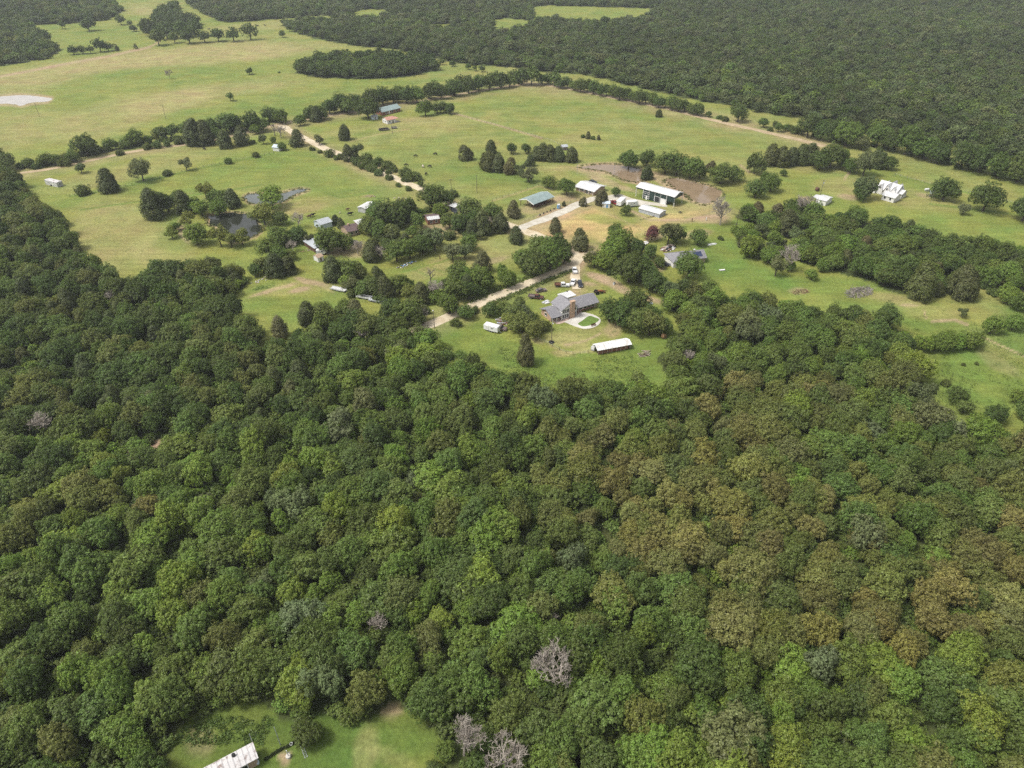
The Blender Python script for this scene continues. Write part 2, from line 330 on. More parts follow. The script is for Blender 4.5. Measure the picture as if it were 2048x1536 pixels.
# (colour, strength, cx, cy, rx, ry, tilt in degrees) soft patches of different ground cover
PATCH = [
 (DRY,.75,380,112,260,20,-4),(DRY,.6,230,128,160,14,-8),(DRY,.7,335,205,95,20,-12),(DRY,.5,215,240,120,34,-14),(DRY,.5,90,150,110,20,-6),(DRY,.4,440,182,130,14,-6),
 (DRY,.35,500,105,90,14,-3),(DRY,.5,20,165,90,26,0),(DRY,.35,30,260,120,40,-8),(DRY,.5,540,50,120,8,-4),(DRY,.6,290,20,30,8,8),
 (LUSH,.3,340,145,180,14,-2),(LUSH,.3,480,225,160,16,-6),(LUSH,.25,760,175,120,12,-6),(LUSH,.2,150,65,130,18,0),
 (DRY,.55,230,470,95,75,0),(DRY,.45,330,500,60,40,0),(DRY,.4,270,340,200,18,-12),(LUSH,.35,640,360,140,40,12),(LUSH,.3,480,330,120,20,-10),
 (DRY,.35,600,410,110,14,-6),(DRY,.5,605,418,50,8,-10),(LUSH,.4,350,480,45,22,0),(DIRT,.75,368,460,10,26,-20),(DRY,.6,735,393,12,3,0),
 (LUSH,.4,900,320,160,40,10),(LUSH,.3,1200,230,260,30,10),(DRY,.25,830,265,120,14,-8),(DRY,.55,800,247,60,12,-6),(DRY,.3,690,262,50,8,-10),(DRY,.5,865,240,60,7,-4),
 (LUSH,.4,1000,360,90,20,10),(DRY,.35,1150,280,40,9,0),(DRY,.3,1090,190,90,8,8),(DRY,.3,1300,260,120,14,10),(LUSH,.3,1380,285,160,20,10),
 (DIRT,.6,1180,344,40,6,10),(DIRT,.85,1290,369,55,6,20),(DIRT,.7,1320,356,40,9,20),(DIRT,.9,1388,386,62,20,18),(DIRT,.5,1380,432,90,14,-4),(DRY,.9,1370,420,80,14,-8),
 (DIRT,.55,1215,365,60,7,18),(DRY,.5,1110,337,60,6,0),(DIRT,.55,1430,440,34,10,0),
 (DIRT,.6,1085,408,44,14,-18),(DIRT,.5,1130,397,26,9,-10),(DRY,.4,1050,420,50,12,-15),
 (STRAW,.95,1150,447,84,25,-14),(STRAW,.95,1205,464,78,19,12),(DIRT,.3,1240,472,45,8,-14),(STRAW,.8,1280,455,60,10,-10),(GRASS,.7,1200,440,40,8,10),(STRAW,.6,1350,432,60,8,-8),(LUSH,.3,1225,425,30,8,10),
 (DIRT,.6,1320,468,30,9,-20),(DIRT,.6,1307,535,20,12,20),(DIRT,.45,1400,470,30,8,-8),
 (LUSH,.7,1450,510,60,46,0),(LUSH,.6,1500,560,110,28,10),(LUSH,.45,1640,570,120,18,4),(DRY,.6,1790,600,60,10,10),(DIRT,.45,1600,583,20,7,0),(DIRT,.7,1820,612,20,3,4),
 (DRY,.4,1620,330,100,16,6),(DRY,.45,1690,372,70,20,0),(DRY,.4,1830,400,110,18,8),(DRY,.3,1930,370,120,22,14),(LUSH,.25,1850,345,90,10,14),(DIRT,.8,1699,352,12,3.2,-45),(DIRT,.6,1694,394,20,6,10),
 (DIRT,.5,1855,392,26,5,8),(DIRT,.6,1618,397,10,4,10),
 (LUSH,.75,1960,745,110,70,10),(LUSH,.6,1900,660,90,20,10),(DIRT,.25,2000,725,50,16,30),(DRY,.3,1870,625,60,12,8),(LUSH,.8,2060,650,60,60,0),(DRY,.25,1990,690,60,10,30),
 (LUSH,.7,1000,700,150,30,14),(LUSH,.75,1180,740,150,40,0),(LUSH,.7,1340,700,60,40,0),(LUSH,.6,940,660,50,18,0),(LUSH,.5,1150,560,30,16,0),
 (DRY,.75,1140,683,46,13,10),(DRY,.45,1160,668,60,14,0),(DIRT,.55,1222,660,17,18,-40),(DRY,.7,1128,705,26,5,10),(DRY,.6,1180,697,60,3.5,-10),(DIRT,.45,1080,678,14,5,20),
 (DRY,.5,1110,565,50,14,-16),(DRY,.5,1180,575,30,14,0),(DIRT,.5,1160,590,16,10,30),(DIRT,.6,1185,567,14,4,10),(DIRT,.85,1240,575,70,7,24),(DIRT,.7,1195,552,30,4,14),(DIRT,.7,1300,598,30,5,20),
 (LUSH,.5,1080,540,80,8,-24),(LUSH,.6,1060,580,90,6,-24),
 (DRY,.5,600,575,90,14,-6),(DIRT,.75,545,580,50,4,-14),(DIRT,.7,625,563,36,5,12),(DIRT,.7,605,579,22,5,-10),(DIRT,.45,650,572,24,4,30),(LUSH,.5,600,620,120,26,4),(LUSH,.4,520,575,30,6,-10),
 (DRY,.5,860,545,70,14,-8),(DRY,.45,920,520,60,10,-6),(DRY,.35,990,500,60,26,0),(DIRT,.4,985,520,40,6,-10),(LUSH,.5,710,445,40,9,-8),(DIRT,.6,700,500,60,14,0),(DIRT,.5,880,460,50,12,0),
 (DEEP,.9,600,1470,300,110,0),(DRY,.4,735,1500,26,50,0),(DRY,.3,790,1515,60,16,20),(DIRT,.8,577,1513,13,13,0),(DIRT,.3,400,1480,30,30,0),(DIRT,.5,770,1420,30,14,0),
 (DIRT,.9,255,915,110,14,-24),(DIRT,.7,0,462,60,7,-6)]
TRAILS = [  # narrow worn or rank lines: colour, half width px, line
 (DIRT,2.2,[(-20,157),(60,142),(130,128),(220,112),(300,94)]), (DIRT,1.6,[(300,94),(318,84)]), (DRY,1.2,[(700,283),(760,268),(820,258)]),
 (LUSH,1.6,[(140,393),(239,376),(393,338),(547,307)]), (DIRT,1.3,[(905,226),(1000,252),(1085,277)]), (DRY,1.6,[(985,402),(1030,388),(1077,372),(1100,380),(1128,394)]),
 (LUSH,1.8,[(1790,350),(1865,370),(1937,386),(2060,415)]), (LUSH,2.0,[(1860,408),(1960,420),(2060,432)]), (DIRT,2.2,[(1260,420),(1300,440),(1360,440),(1440,430)]), (DRY,2.5,[(1280,470),(1330,455),(1400,425),(1450,405)]),
 (DIRT,1.8,[(1130,690),(1170,682),(1200,668)]), (DRY,2.2,[(1100,690),(1130,706),(1190,702)]), (DIRT,1.6,[(1960,672),(2000,690),(2048,712)]), (DIRT,1.4,[(1848,620),(1853,637)]),(DIRT,2.5,[(1865,643),(1910,640),(1935,650)]),
 (DRY,1.8,[(1065,466),(1185,413)]), (DRY,1.8,[(1185,413),(1290,462)]), (DIRT,1.4,[(1075,434),(1170,398)]), (LUSH,1.6,[(800,545),(880,525),(960,495)]), (LUSH,1.2,[(830,540),(890,570)]),(LUSH,1.2,[(860,533),(915,558)]),
 (DRY,1.2,[(600,405),(560,415),(510,480)]), (LUSH,1.5,[(160,420),(300,400),(430,385),(520,370)]),(LUSH,1.2,[(745,385),(680,395),(650,385)]), (DIRT,1.5,[(1480,330),(1500,345)])]

def seg_dist(px, py, line):
    d = np.full(np.shape(px), 1e9)
    for (x1,y1),(x2,y2) in zip(line[:-1], line[1:]):
        dx, dy = x2-x1, y2-y1; t = np.clip(((px-x1)*dx+(py-y1)*dy)/(dx*dx+dy*dy), 0, 1)
        d = np.minimum(d, np.hypot(px-x1-t*dx, py-y1-t*dy))
    return d

# ground: one sheet, finer where it is near
ys = [-300., -100., 20.]; y = 55.
while y < 1500: ys.append(y); y += max(1.3, 1.5*(y*y+H*H)/(F*H))
ys += [1600, 1750, 2000, 2400, 3000]
ys = np.array(ys); ss = np.concatenate([[-2.0,-1.7,-1.4], np.linspace(-1.15,1.15,820), [1.4,1.7,2.0]])
YY, SS = np.meshgrid(ys, ss, indexing='ij'); XX = SS*np.sqrt(np.maximum(YY,60)**2+H*H)*.9
gx, gy = XX.ravel(), YY.ravel()
gpx, gpy = to_px(gx, np.maximum(gy, 30))
wob = 1.0
s_m = np.sqrt(gx**2+gy**2+H*H)/F
w1 = (fbm(gx, gy, 22, 3)-.5)*26/np.maximum(s_m, .15)*.16; w2 = (fbm(gx, gy, 22, 33)-.5)*18/np.maximum(s_m, .15)*.08
qx, qy = gpx + w1*2.2, gpy + w2*2.0
col = np.tile(np.array(GRASS), (len(gx), 1))
big = fbm(gx, gy, 120, 60); mid = fbm(gx, gy, 28, 70)
def blend(c, a):
    global col
    a = np.clip(a, 0, 1)[:, None]; col = col*(1-a) + np.array(c)*a
blend(DRY, np.clip((big-.50)*2.2, 0, .30)); blend(LUSH, np.clip((.50-mid)*2.5, 0, .4))
blend((.20,.21,.075), np.clip((820-0*gy)*0, 0, 1))
for c, s, cx, cy, rx, ry, th in PATCH:
    t = math.radians(th); ux = (qx-cx)*math.cos(t)+(qy-cy)*math.sin(t); uy = -(qx-cx)*math.sin(t)+(qy-cy)*math.cos(t)
    d = np.sqrt((ux/rx)**2+(uy/ry)**2)
    k = s*np.clip(1.25-d, 0, .5)*2
    blend(c, k*(.95 if c is DRY else 1)*np.clip(.55+.9*fbm(gx, gy, 9, int(cx)), .3, 1.15))
for c, w, line in TRAILS:
    d = seg_dist(gpx + w1*.15, gpy + w2*.15, line); blend(c, .75*np.clip(1.6-d/w, 0, 1))
for nm, lab, mt, wd, line in ROADS:                       # worn, dusty verges
    d = seg_dist(gpx, gpy, line)*s_m; blend(DIRT, .55*np.clip(1.5-d/(wd*.9), 0, 1)*np.clip(mid*1.6-.2,0,1))
for mt, lab, poly in PONDS:                                # trodden banks
    d = seg_dist(gpx, gpy, poly+[poly[0]]); blend(DIRT, .7*np.clip(1.5-d/4.5, 0, 1))
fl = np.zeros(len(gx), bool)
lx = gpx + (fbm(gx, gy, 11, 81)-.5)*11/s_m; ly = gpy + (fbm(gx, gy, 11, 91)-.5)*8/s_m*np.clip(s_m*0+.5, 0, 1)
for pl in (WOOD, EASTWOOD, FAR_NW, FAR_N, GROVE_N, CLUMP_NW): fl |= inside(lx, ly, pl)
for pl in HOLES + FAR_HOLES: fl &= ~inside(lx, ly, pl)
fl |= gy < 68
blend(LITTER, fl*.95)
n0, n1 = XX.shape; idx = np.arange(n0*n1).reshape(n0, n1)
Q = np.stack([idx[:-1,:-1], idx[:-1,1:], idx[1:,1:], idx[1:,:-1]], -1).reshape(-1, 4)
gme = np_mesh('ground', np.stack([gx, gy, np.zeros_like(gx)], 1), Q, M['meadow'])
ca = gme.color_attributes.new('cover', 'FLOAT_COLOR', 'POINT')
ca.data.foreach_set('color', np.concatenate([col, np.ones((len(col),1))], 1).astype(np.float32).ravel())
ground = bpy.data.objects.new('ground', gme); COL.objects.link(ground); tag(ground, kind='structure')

def smooth_line(pts, step=2.5):
    P = [np.array(p, float) for p in pts]; out = []
    for i in range(len(P)-1):
        p0 = P[max(i-1,0)]; p1 = P[i]; p2 = P[i+1]; p3 = P[min(i+2,len(P)-1)]
        n = max(2, int(np.linalg.norm(p2-p1)/step))
        for k in range(n):
            t = k/n; out.append(.5*((2*p1)+(-p0+p2)*t+(2*p0-5*p1+4*p2-p3)*t*t+(-p0+3*p1-3*p2+p3)*t**3))
    out.append(P[-1]); return np.array(out)

for ri, (nm, lab, mt, wd, line) in enumerate(ROADS):
    c = smooth_line([tuple(at(*p)[:2]) for p in line]); d = np.gradient(c, axis=0); d /= np.linalg.norm(d, axis=1)[:, None]
    nrm = np.stack([-d[:,1], d[:,0]], 1); j1 = (fbm(c[:,0], c[:,1], 7, 40+ri)-.5)*2.4; j2 = (fbm(c[:,0], c[:,1], 7, 50+ri)-.5)*2.4
    zz = .012 + .004*ri
    mb = MB(); L_ = c + nrm*(wd/2+j1)[:,None]; R_ = c - nrm*(wd/2+j2)[:,None]
    for k in range(len(c)): mb.v += [(R_[k][0], R_[k][1], zz), (L_[k][0], L_[k][1], zz)]
    mb.f = [(2*k, 2*k+2, 2*k+3, 2*k+1) for k in range(len(c)-1)]
    o = mb.build(nm, mt); tag(o, kind='structure'); o['label'] = lab

def sheet(name, mt, poly, z, jit=0., sub=6, z0=None):
    pts = [np.array(at(*p)[:2]) for p in poly]; pts = smooth_line([tuple(p) for p in pts]+[tuple(pts[0])], 1.5)[:-1]
    if jit: pts = pts + np.stack([fbm(pts[:,0], pts[:,1], 5, 21)-.5, fbm(pts[:,0], pts[:,1], 5, 31)-.5], 1)*jit
    mb = MB(); n = len(pts); mb.v = [(p[0], p[1], z) for p in pts]; mb.f = [tuple(range(n))]
    if z0 is not None:
        mb.v += [(p[0], p[1], z0) for p in pts]; mb.f += [(i, i+n, (i+1)%n+n, (i+1)%n) for i in range(n)]
    return mb.build(name, mt)
for i, (mt, lab, poly) in enumerate(PONDS):
    o = sheet('pond', mt, poly, .055, jit=4.5); tag(o, kind='structure'); o['label'] = lab
o = sheet('road_junction', 'gravel', [(1141,500),(1150,506),(1162,509),(1186,501),(1188,507),(1174,515),(1163,524),(1157,534),(1148,536),(1136,538),(1146,522)], .05); tag(o, kind='structure')
o = sheet('farm_yard', 'drive', [(1196,398),(1215,392),(1238,388),(1262,396),(1290,402),(1330,409),(1332,414),(1296,410),(1270,412),(1240,404),(1205,403)], .046); tag(o, kind='structure')
# ---------------------------------------------------------------- tree forms (each about 10 m wide, scaled when planted)
def unit(v): return v/np.maximum(np.linalg.norm(v, axis=-1, keepdims=True), 1e-9)
def fib(n, g):
    k = np.arange(n)+.5; z = 1-2*k/n; a = np.pi*(1+5**.5)*k
    v = np.stack([np.cos(a)*np.sqrt(1-z*z), np.sin(a)*np.sqrt(1-z*z), z], 1)
    return unit(v + g.normal(0, .16, v.shape))

def leaves(P, Nn, size, g, slim=.62):
    """one bent rhombic leaf spray per point"""
    n = len(P); t = unit(np.cross(Nn, unit(g.normal(size=(n,3))))); b = np.cross(Nn, t)
    s = size*(.65+.7*g.random((n,1)))
    V = np.stack([P - t*s*.55, P + b*s*.55*slim + Nn*s*.10, P + t*s*.55, P - b*s*.55*slim + Nn*s*.10], 1).reshape(-1,3)
    return V, np.arange(4*n).reshape(n,4)

def crown_mesh(name, form, seed, hi):
    g = np.random.default_rng(seed); P = []; Nn = []
    C = np.array([0,0,6.0]); 
    if form in ('round','airy','bush'):
        # a crown is a handful of overlapping limbs' domes, each of boughs, each of twig clumps, each of leaf sprays
        ns = int(g.integers(3, 6)) if form == 'round' else (int(g.integers(4, 7)) if form == 'airy' else int(g.integers(3, 6)))
        a0 = g.random()*6.28; subs = []
        for q in range(ns):
            a = a0 + q*6.28/max(ns-1, 1) + g.normal(0, .3); off = 0 if q == 0 else g.uniform(1.5, 3.0)
            if form == 'round': c = np.array([math.cos(a)*off, math.sin(a)*off, 5.4 - off*g.uniform(.1,.6)]); rr = np.array([1,1,1.05])*g.uniform(2.2,3.2)*(1.15 if q == 0 else 1)
            elif form == 'airy': c = np.array([math.cos(a)*off*1.1, math.sin(a)*off*1.1, g.uniform(3.6,7.2)]); rr = np.array([1,1,1])*g.uniform(1.6,2.5)
            else: c = np.array([math.cos(a)*off, math.sin(a)*off, 2.2 - off*.2]); rr = np.array([1,1,.95])*g.uniform(1.7,2.9)
            subs.append((c, rr))
        for C, rad in subs:
            dirs = fib(15 if hi else 11, g); dirs = dirs[dirs[:,2] > -.72]
            bc = C + dirs*rad*(.55+.38*g.random((len(dirs),1))); br = rad.mean()*(.30+.22*g.random(len(dirs)))
            for c, r, d in zip(bc, br, dirs):
                ld = fib(8 if hi else 4, g); ld = ld[(ld*d).sum(1) > -.5]
                lc = c + ld*r*(.60+.45*g.random((len(ld),1))); lr = r*(.38+.25*g.random(len(ld)))
                k = (31 if form != 'airy' else 22) if hi else 11
                for q, w, l in zip(lc, lr, ld):
                    v = unit(g.normal(size=(k,3)) + l*.5 + d*.35 + np.array([0,0,.3]))
                    P.append(q + v*w*(.65+.6*g.random((k,1)))); Nn.append(unit(v*.8 + d*.2 + np.array([0,0,.32]) + g.normal(0,.36,(k,3))))
            k = (170 if hi else 60); v = unit(g.normal(size=(k,3))); P.append(C + v*rad*(.3+.35*g.random((k,1)))); Nn.append(unit(v+g.normal(0,.5,(k,3))))
        PP = np.concatenate(P); ext = np.percentile(np.hypot(PP[:,0]-PP[:,0].mean(), PP[:,1]-PP[:,1].mean()), 98); cx, cy = PP[:,0].mean(), PP[:,1].mean()
        top = np.percentile(PP[:,2], 99.5); k2 = 5.2/ext; kz = {'round':9.8,'airy':10.2,'bush':6.4}[form]/top
        P = [np.stack([(p[:,0]-cx)*k2, (p[:,1]-cy)*k2, p[:,2]*kz], 1) for p in P]
        size = .40 if hi else .90
    else:                                            # dense juniper: egg-shaped, wide skirt, blunt top, ragged sides
        nlead = int(g.integers(2, 5)); k = 30 if hi else 11
        for q_ in range(nlead):
            hh = 9.7*(1 if q_ == 0 else g.uniform(.55,.9)); wr = 3.0*(1 if q_ == 0 else g.uniform(.6,.85)); a1 = g.random()*6.28; ox = 0 if q_ == 0 else g.uniform(1.0,1.9)
            n = int((150 if hi else 50)*(hh/9.7)); z = .25 + (hh-.4)*g.random(n)**.9; a = g.random(n)*2*np.pi
            pr = wr*np.clip(1-(z/hh)**2.3, 0, 1)**.7*np.clip(.66+z/4.5, 0, 1)*(.80+.16*np.sin(3*a+seed+z*.6)+.34*g.random(n))
            lc = np.stack([np.cos(a1)*ox + np.cos(a)*pr*.9, np.sin(a1)*ox + np.sin(a)*pr*.9, z], 1)
            for q, w in zip(lc, .50+.5*g.random(n)):
                o = unit(np.array([q[0], q[1], .6])); v = unit(g.normal(size=(k,3))*.8 + o*.6 + np.array([0,0,.3]))
                P.append(q + v*w*np.array([1,1,1.25])*(.65+.6*g.random((k,1)))); Nn.append(unit(v + o*.4 + np.array([0,0,.25]) + g.normal(0,.35,(k,3))))
        size = .40 if hi else .85
    P = np.concatenate(P); Nn = np.concatenate(Nn)
    ok = P[:,2] > .1; V, Qd = leaves(P[ok], Nn[ok], size, g)
    return np_mesh(name, V, Qd, M['leaf'])

def trunk_mesh(name, form, seed, m='bark'):
    g = random.Random(seed); mb = MB()
    if form == 'bush':
        for k in range(5):
            a = k*1.26+g.random(); mb.tube((0,0,0), (math.cos(a)*1.6, math.sin(a)*1.6, 2.2), .13, .05, 5)
        return mb.mesh(name, m)
    if form == 'cone':
        mb.tube((0,0,-.1), (.1,0,4), .30, .18, 7); mb.tube((.1,0,4), (0,.1,8.6), .18, .04, 6)
        return mb.mesh(name, m)
    top = Vector((g.uniform(-.3,.3), g.uniform(-.3,.3), 3.4))
    mb.tube((0,0,-.1), (0,0,.5), .52, .36, 8); mb.tube((0,0,.5), top, .36, .27, 8)
    for k in range(6):
        a = k*1.05+g.random()*.6; e = Vector((math.cos(a)*g.uniform(1.6,3.0), math.sin(a)*g.uniform(1.6,3.0), g.uniform(5.2,7.6)))
        mid = top.lerp(e, .5) + Vector((0,0,-.25)); mb.tube(top, mid, .17, .11, 6); mb.tube(mid, e, .11, .04, 5)
    return mb.mesh(name, m)

def dead_mesh(name, seed, m, dense=True):
    g = random.Random(seed); mb = MB()
    def grow(p, d, ln, r, lev):
        q = p + d*ln; mb.tube(p, q, r, r*.62, 5 if lev < 2 else 3, cap=False)
        if lev >= (4 if dense else 3): return
        nk = [7, 5, 5, 4][lev] if dense else [5, 4, 3][lev]
        for k in range(nk):
            t = .45+.55*(k+1)/nk; s = p + d*ln*t
            v = Vector((g.gauss(0,1), g.gauss(0,1), g.gauss(.35,.6))).normalized()
            nd = (d*.62 + v*.85 + Vector((0,0,.12))).normalized()
            grow(s, nd, ln*g.uniform(.52,.74), max(r*.55, .05), lev+1)
    grow(Vector((0,0,-.1)), Vector((g.uniform(-.08,.08), g.uniform(-.08,.08), 1)).normalized(), 3.9, .30, 0)
    return mb.mesh(name, m)

NV = {'round':10, 'cone':5, 'airy':4, 'bush':5}
CROWN = {}; TRUNK = {}
for f, n in NV.items():
    for k in range(n):
        CROWN[f,k,1] = crown_mesh('crown_%s' % f, f, 100+17*k+len(f), True)
        CROWN[f,k,0] = crown_mesh('crown_%s_far' % f, f, 500+17*k+len(f), False)
        TRUNK[f,k] = trunk_mesh('trunk_%s' % f, f, k)
DEAD = [dead_mesh('dead_branches', s, 'deadwood') for s in (1,2,3)]; DEADK = [dead_mesh('dead_branches', s, 'deadwood_dark', False) for s in (4,5)]

# leaf colours by look
TINT = {'o':(.090,.131,.030), 'm':(.122,.176,.038), 'g':(.152,.222,.039), 'w':(.190,.220,.046), 'c':(.100,.120,.040), 'n':(.134,.132,.053),
        's':(.138,.166,.066), 'b':(.112,.152,.037), 'r':(.190,.080,.066), 'y':(.172,.226,.038), 'k':(.142,.170,.043), 't':(.174,.174,.053), 'u':(.206,.206,.057), 'f':(.106,.138,.047)}
FORM = {'f':'round','o':'round','m':'round','g':'round','w':'airy','c':'cone','n':'cone','s':'airy','b':'bush','r':'round','y':'round','k':'round','t':'round','u':'round'}
ASPECT = {'round':.90, 'airy':.98, 'cone':.80, 'bush':.92, 'dead':1.0}
LOOK = {'o':'dark green broadleaf tree', 'm':'mid green broadleaf tree', 'g':'bright green broadleaf tree', 'w':'yellow-green airy willow', 'c':'dense olive-green cedar', 'n':'brown-tinged cedar',
        's':'grey-green airy tree', 'b':'low rounded green shrub', 'd':'bare grey dead tree', 'r':'red-leaved tree', 'y':'yellow-green broadleaf tree', 'k':'olive broadleaf tree', 't':'brown-tinged broadleaf tree', 'u':'golden olive broadleaf tree'}
NAME = {'c':'cedar_tree','n':'cedar_tree','w':'willow_tree','b':'shrub','d':'dead_tree','s':'ash_tree'}

def vary(t, amt=.16):
    k = 1+R.uniform(-amt, amt); return (t[0]*k*(1+R.uniform(-.10,.10)), t[1]*k, t[2]*k*(1+R.uniform(-.12,.12)))

def plant(loc, width, kind, label, group=None, tall=1.0, near=True, dark=False, name='broadleaf_tree'):
    """one tree: an Empty at its foot, a trunk and a crown"""
    x, y = loc[0], loc[1]
    nm = NAME.get(kind, name)
    if kind == 'd':
        s = width/8.5; root = thing('dead_tree', label, 'tree', (x, y, 0), R.random()*6.28, group, (s, s, s*tall))
        o = bpy.data.objects.new('branches', (DEADK if dark else DEAD)[R.randrange(2 if dark else 3)]); COL.objects.link(o); o.parent = root
        return root
    f = FORM[kind]; base = 8.0 if f == 'cone' else 11.0
    s = width/base; k = R.randrange(NV[f])
    sz = s*ASPECT[f]*tall*R.uniform(.92,1.1)
    root = thing(nm, label, 'shrub' if kind == 'b' else 'tree', (x, y, 0), R.random()*6.28, group, (s, s, sz))
    o = bpy.data.objects.new('trunk', TRUNK[f,k]); COL.objects.link(o); o.parent = root
    o = bpy.data.objects.new('crown', CROWN[f,k,1 if near else 0]); COL.objects.link(o); o.parent = root
    o['tint'] = vary(TINT[kind])
    return root

# geometry-node scatter for the woods past the trees that are built one by one
PROTO = bpy.data.collections.new('far_tree_forms')
order = []
for f in ('airy','bush','cone','round'):
    for hi in (0, 1):
        for k in range(NV[f]):
            o = bpy.data.objects.new('%s_%d_%02d' % (f, hi, k), CROWN[f,k,hi]); PROTO.objects.link(o); order.append(o.name)
PIDX = {n:i for i, n in enumerate(sorted(order))}
def scatter_group():
    ng = bpy.data.node_groups.new('plant_trees', 'GeometryNodeTree')
    ng.interface.new_socket('Geometry', in_out='INPUT', socket_type='NodeSocketGeometry'); ng.interface.new_socket('Geometry', in_out='OUTPUT', socket_type='NodeSocketGeometry')
    N = ng.nodes; L = ng.links
    gi = N.new('NodeGroupInput'); go = N.new('NodeGroupOutput'); ip = N.new('GeometryNodeInstanceOnPoints')
    ci = N.new('GeometryNodeCollectionInfo'); ci.inputs['Collection'].default_value = PROTO
    ci.inputs['Separate Children'].default_value = True; ci.inputs['Reset Children'].default_value = True
    def na(nm, ty):
        a = N.new('GeometryNodeInputNamedAttribute'); a.data_type = ty; a.inputs['Name'].default_value = nm; return a.outputs['Attribute']
    L.new(gi.outputs[0], ip.inputs['Points']); L.new(ci.outputs[0], ip.inputs['Instance']); ip.inputs['Pick Instance'].default_value = True
    L.new(na('pick','INT'), ip.inputs['Instance Index']); 
    cx = N.new('ShaderNodeCombineXYZ'); L.new(na('turn','FLOAT'), cx.inputs['Z']); e = N.new('FunctionNodeEulerToRotation'); L.new(cx.outputs[0], e.inputs[0])
    L.new(e.outputs[0], ip.inputs['Rotation']); L.new(na('size','FLOAT_VECTOR'), ip.inputs['Scale'])
    L.new(ip.outputs[0], go.inputs[0]); return ng
SCATTER = scatter_group()
def wood(name, label, cat, items, amt=.2):
    """items: (x, y, width, kind, tall, hi)"""
    n = len(items); me = bpy.data.meshes.new(name); me.vertices.add(n)
    co = np.array([(i[0], i[1], 0) for i in items], np.float32); me.vertices.foreach_set('co', co.ravel())
    pick, turn, size, tint = [], [], [], []
    for x, y, w, kd, tall, hi, *fac in items:
        fac = fac[0] if fac else 1.0
        f = FORM[kd]; s = w/(8.0 if f == 'cone' else 11.0)
        pick.append(PIDX['%s_%d_%02d' % (f, hi, R.randrange(NV[f]))]); turn.append(R.random()*6.28)
        size += [s, s, s*ASPECT[f]*tall*R.uniform(.9,1.1)]; tint += [*(c*fac for c in vary(TINT[kd], amt)), 1]
    for nm, ty, dat, key in (('pick','INT',pick,'value'),('turn','FLOAT',turn,'value'),('size','FLOAT_VECTOR',size,'vector'),('tint','FLOAT_COLOR',tint,'color')):
        a = me.attributes.new(nm, ty, 'POINT'); a.data.foreach_set(key, np.array(dat, np.int32 if ty == 'INT' else np.float32))
    o = bpy.data.objects.new(name, me); COL.objects.link(o)
    md = o.modifiers.new('plant', 'NODES'); md.node_group = SCATTER
    me.materials.append(M['leaf'])
    return tag(o, label, cat, None, 'stuff')

def hexpts(x0, x1, y0, y1, s, jit=.42):
    r = []; j = 0; y = y0
    while y < y1:
        xs = np.arange(x0 + (s/2 if j % 2 else 0), x1, s)
        r.append(np.stack([xs + rng.uniform(-jit,jit,len(xs))*s, y + rng.uniform(-jit,jit,len(xs))*s], 1)); y += s*.87; j += 1
    return np.concatenate(r)

def pick_kind(x, y, px, py):
    """which look grows where, read off the photograph"""
    v = float(fbm(np.array([x]), np.array([y]), 45, 77)[0]) + R.uniform(-.17,.17); u = R.random()
    if px > 1080 and 770 < py < 1330:                       # the turning, olive-gold stand right of centre
        v += .16*max(0, 1-math.hypot((px-1500)/420, (py-1010)/300)) + .02
        return 'u' if v > .76 else 't' if v > .66 else 'k' if v > .50 else ('m' if u < .55 else 'g' if u < .72 else 'o' if u < .9 else 's')
    if math.hypot((px-170)/170, (py-1050)/70) < 1: return 'u' if u < .3 else 'k' if u < .6 else 'y' if u < .8 else 'm'
    if math.hypot((px-300)/150, (py-970)/80) < 1: return 'g' if u < .6 else 'y' if u < .8 else 'm'
    if px < 640 and py < 880: base = 'oooommkock'
    elif px > 1620 and py < 880: base = 'oommmogk'
    elif px > 1850: base = 'ooommky'
    else: base = 'mmmggkomgsgm' if v > .5 else 'oommogmkgoyo'
    return base[int(u*len(base))]

def zone(px, py):
    """where in the big wood, by things one can find"""
    if math.hypot(px-1105, (py-1390)*1.2) < 170: return 'beside the wide grey dead tree in the big wood'
    if math.hypot(px-970, (py-1530)) < 150: return 'beside the two grey dead trees at the bottom clearing'
    if 250 < px < 960 and py > 1330: return 'along the edge of the bottom clearing'
    if math.hypot(px-250, (py-910)*1.3) < 190: return 'around the bare dirt gap in the big wood'
    if math.hypot(px-780, (py-1260)) < 140: return 'beside the dark bare tree in the big wood'
    if px > 1700 and py < 960: return 'in the big wood next to the rough meadow'
    if 850 < px < 1400 and py < 930: return 'in the big wood just below the grassy clearing'
    if px < 330 and py < 720: return 'in the big wood bordering the western pasture'
    if 1080 < px < 1800 and 820 < py < 1250: return 'in the olive-gold stand of the big wood'
    if 560 < px < 900 and py < 800: return 'in the big wood below the homestead lawn'
    return 'deep in the big wood below the shingled house'

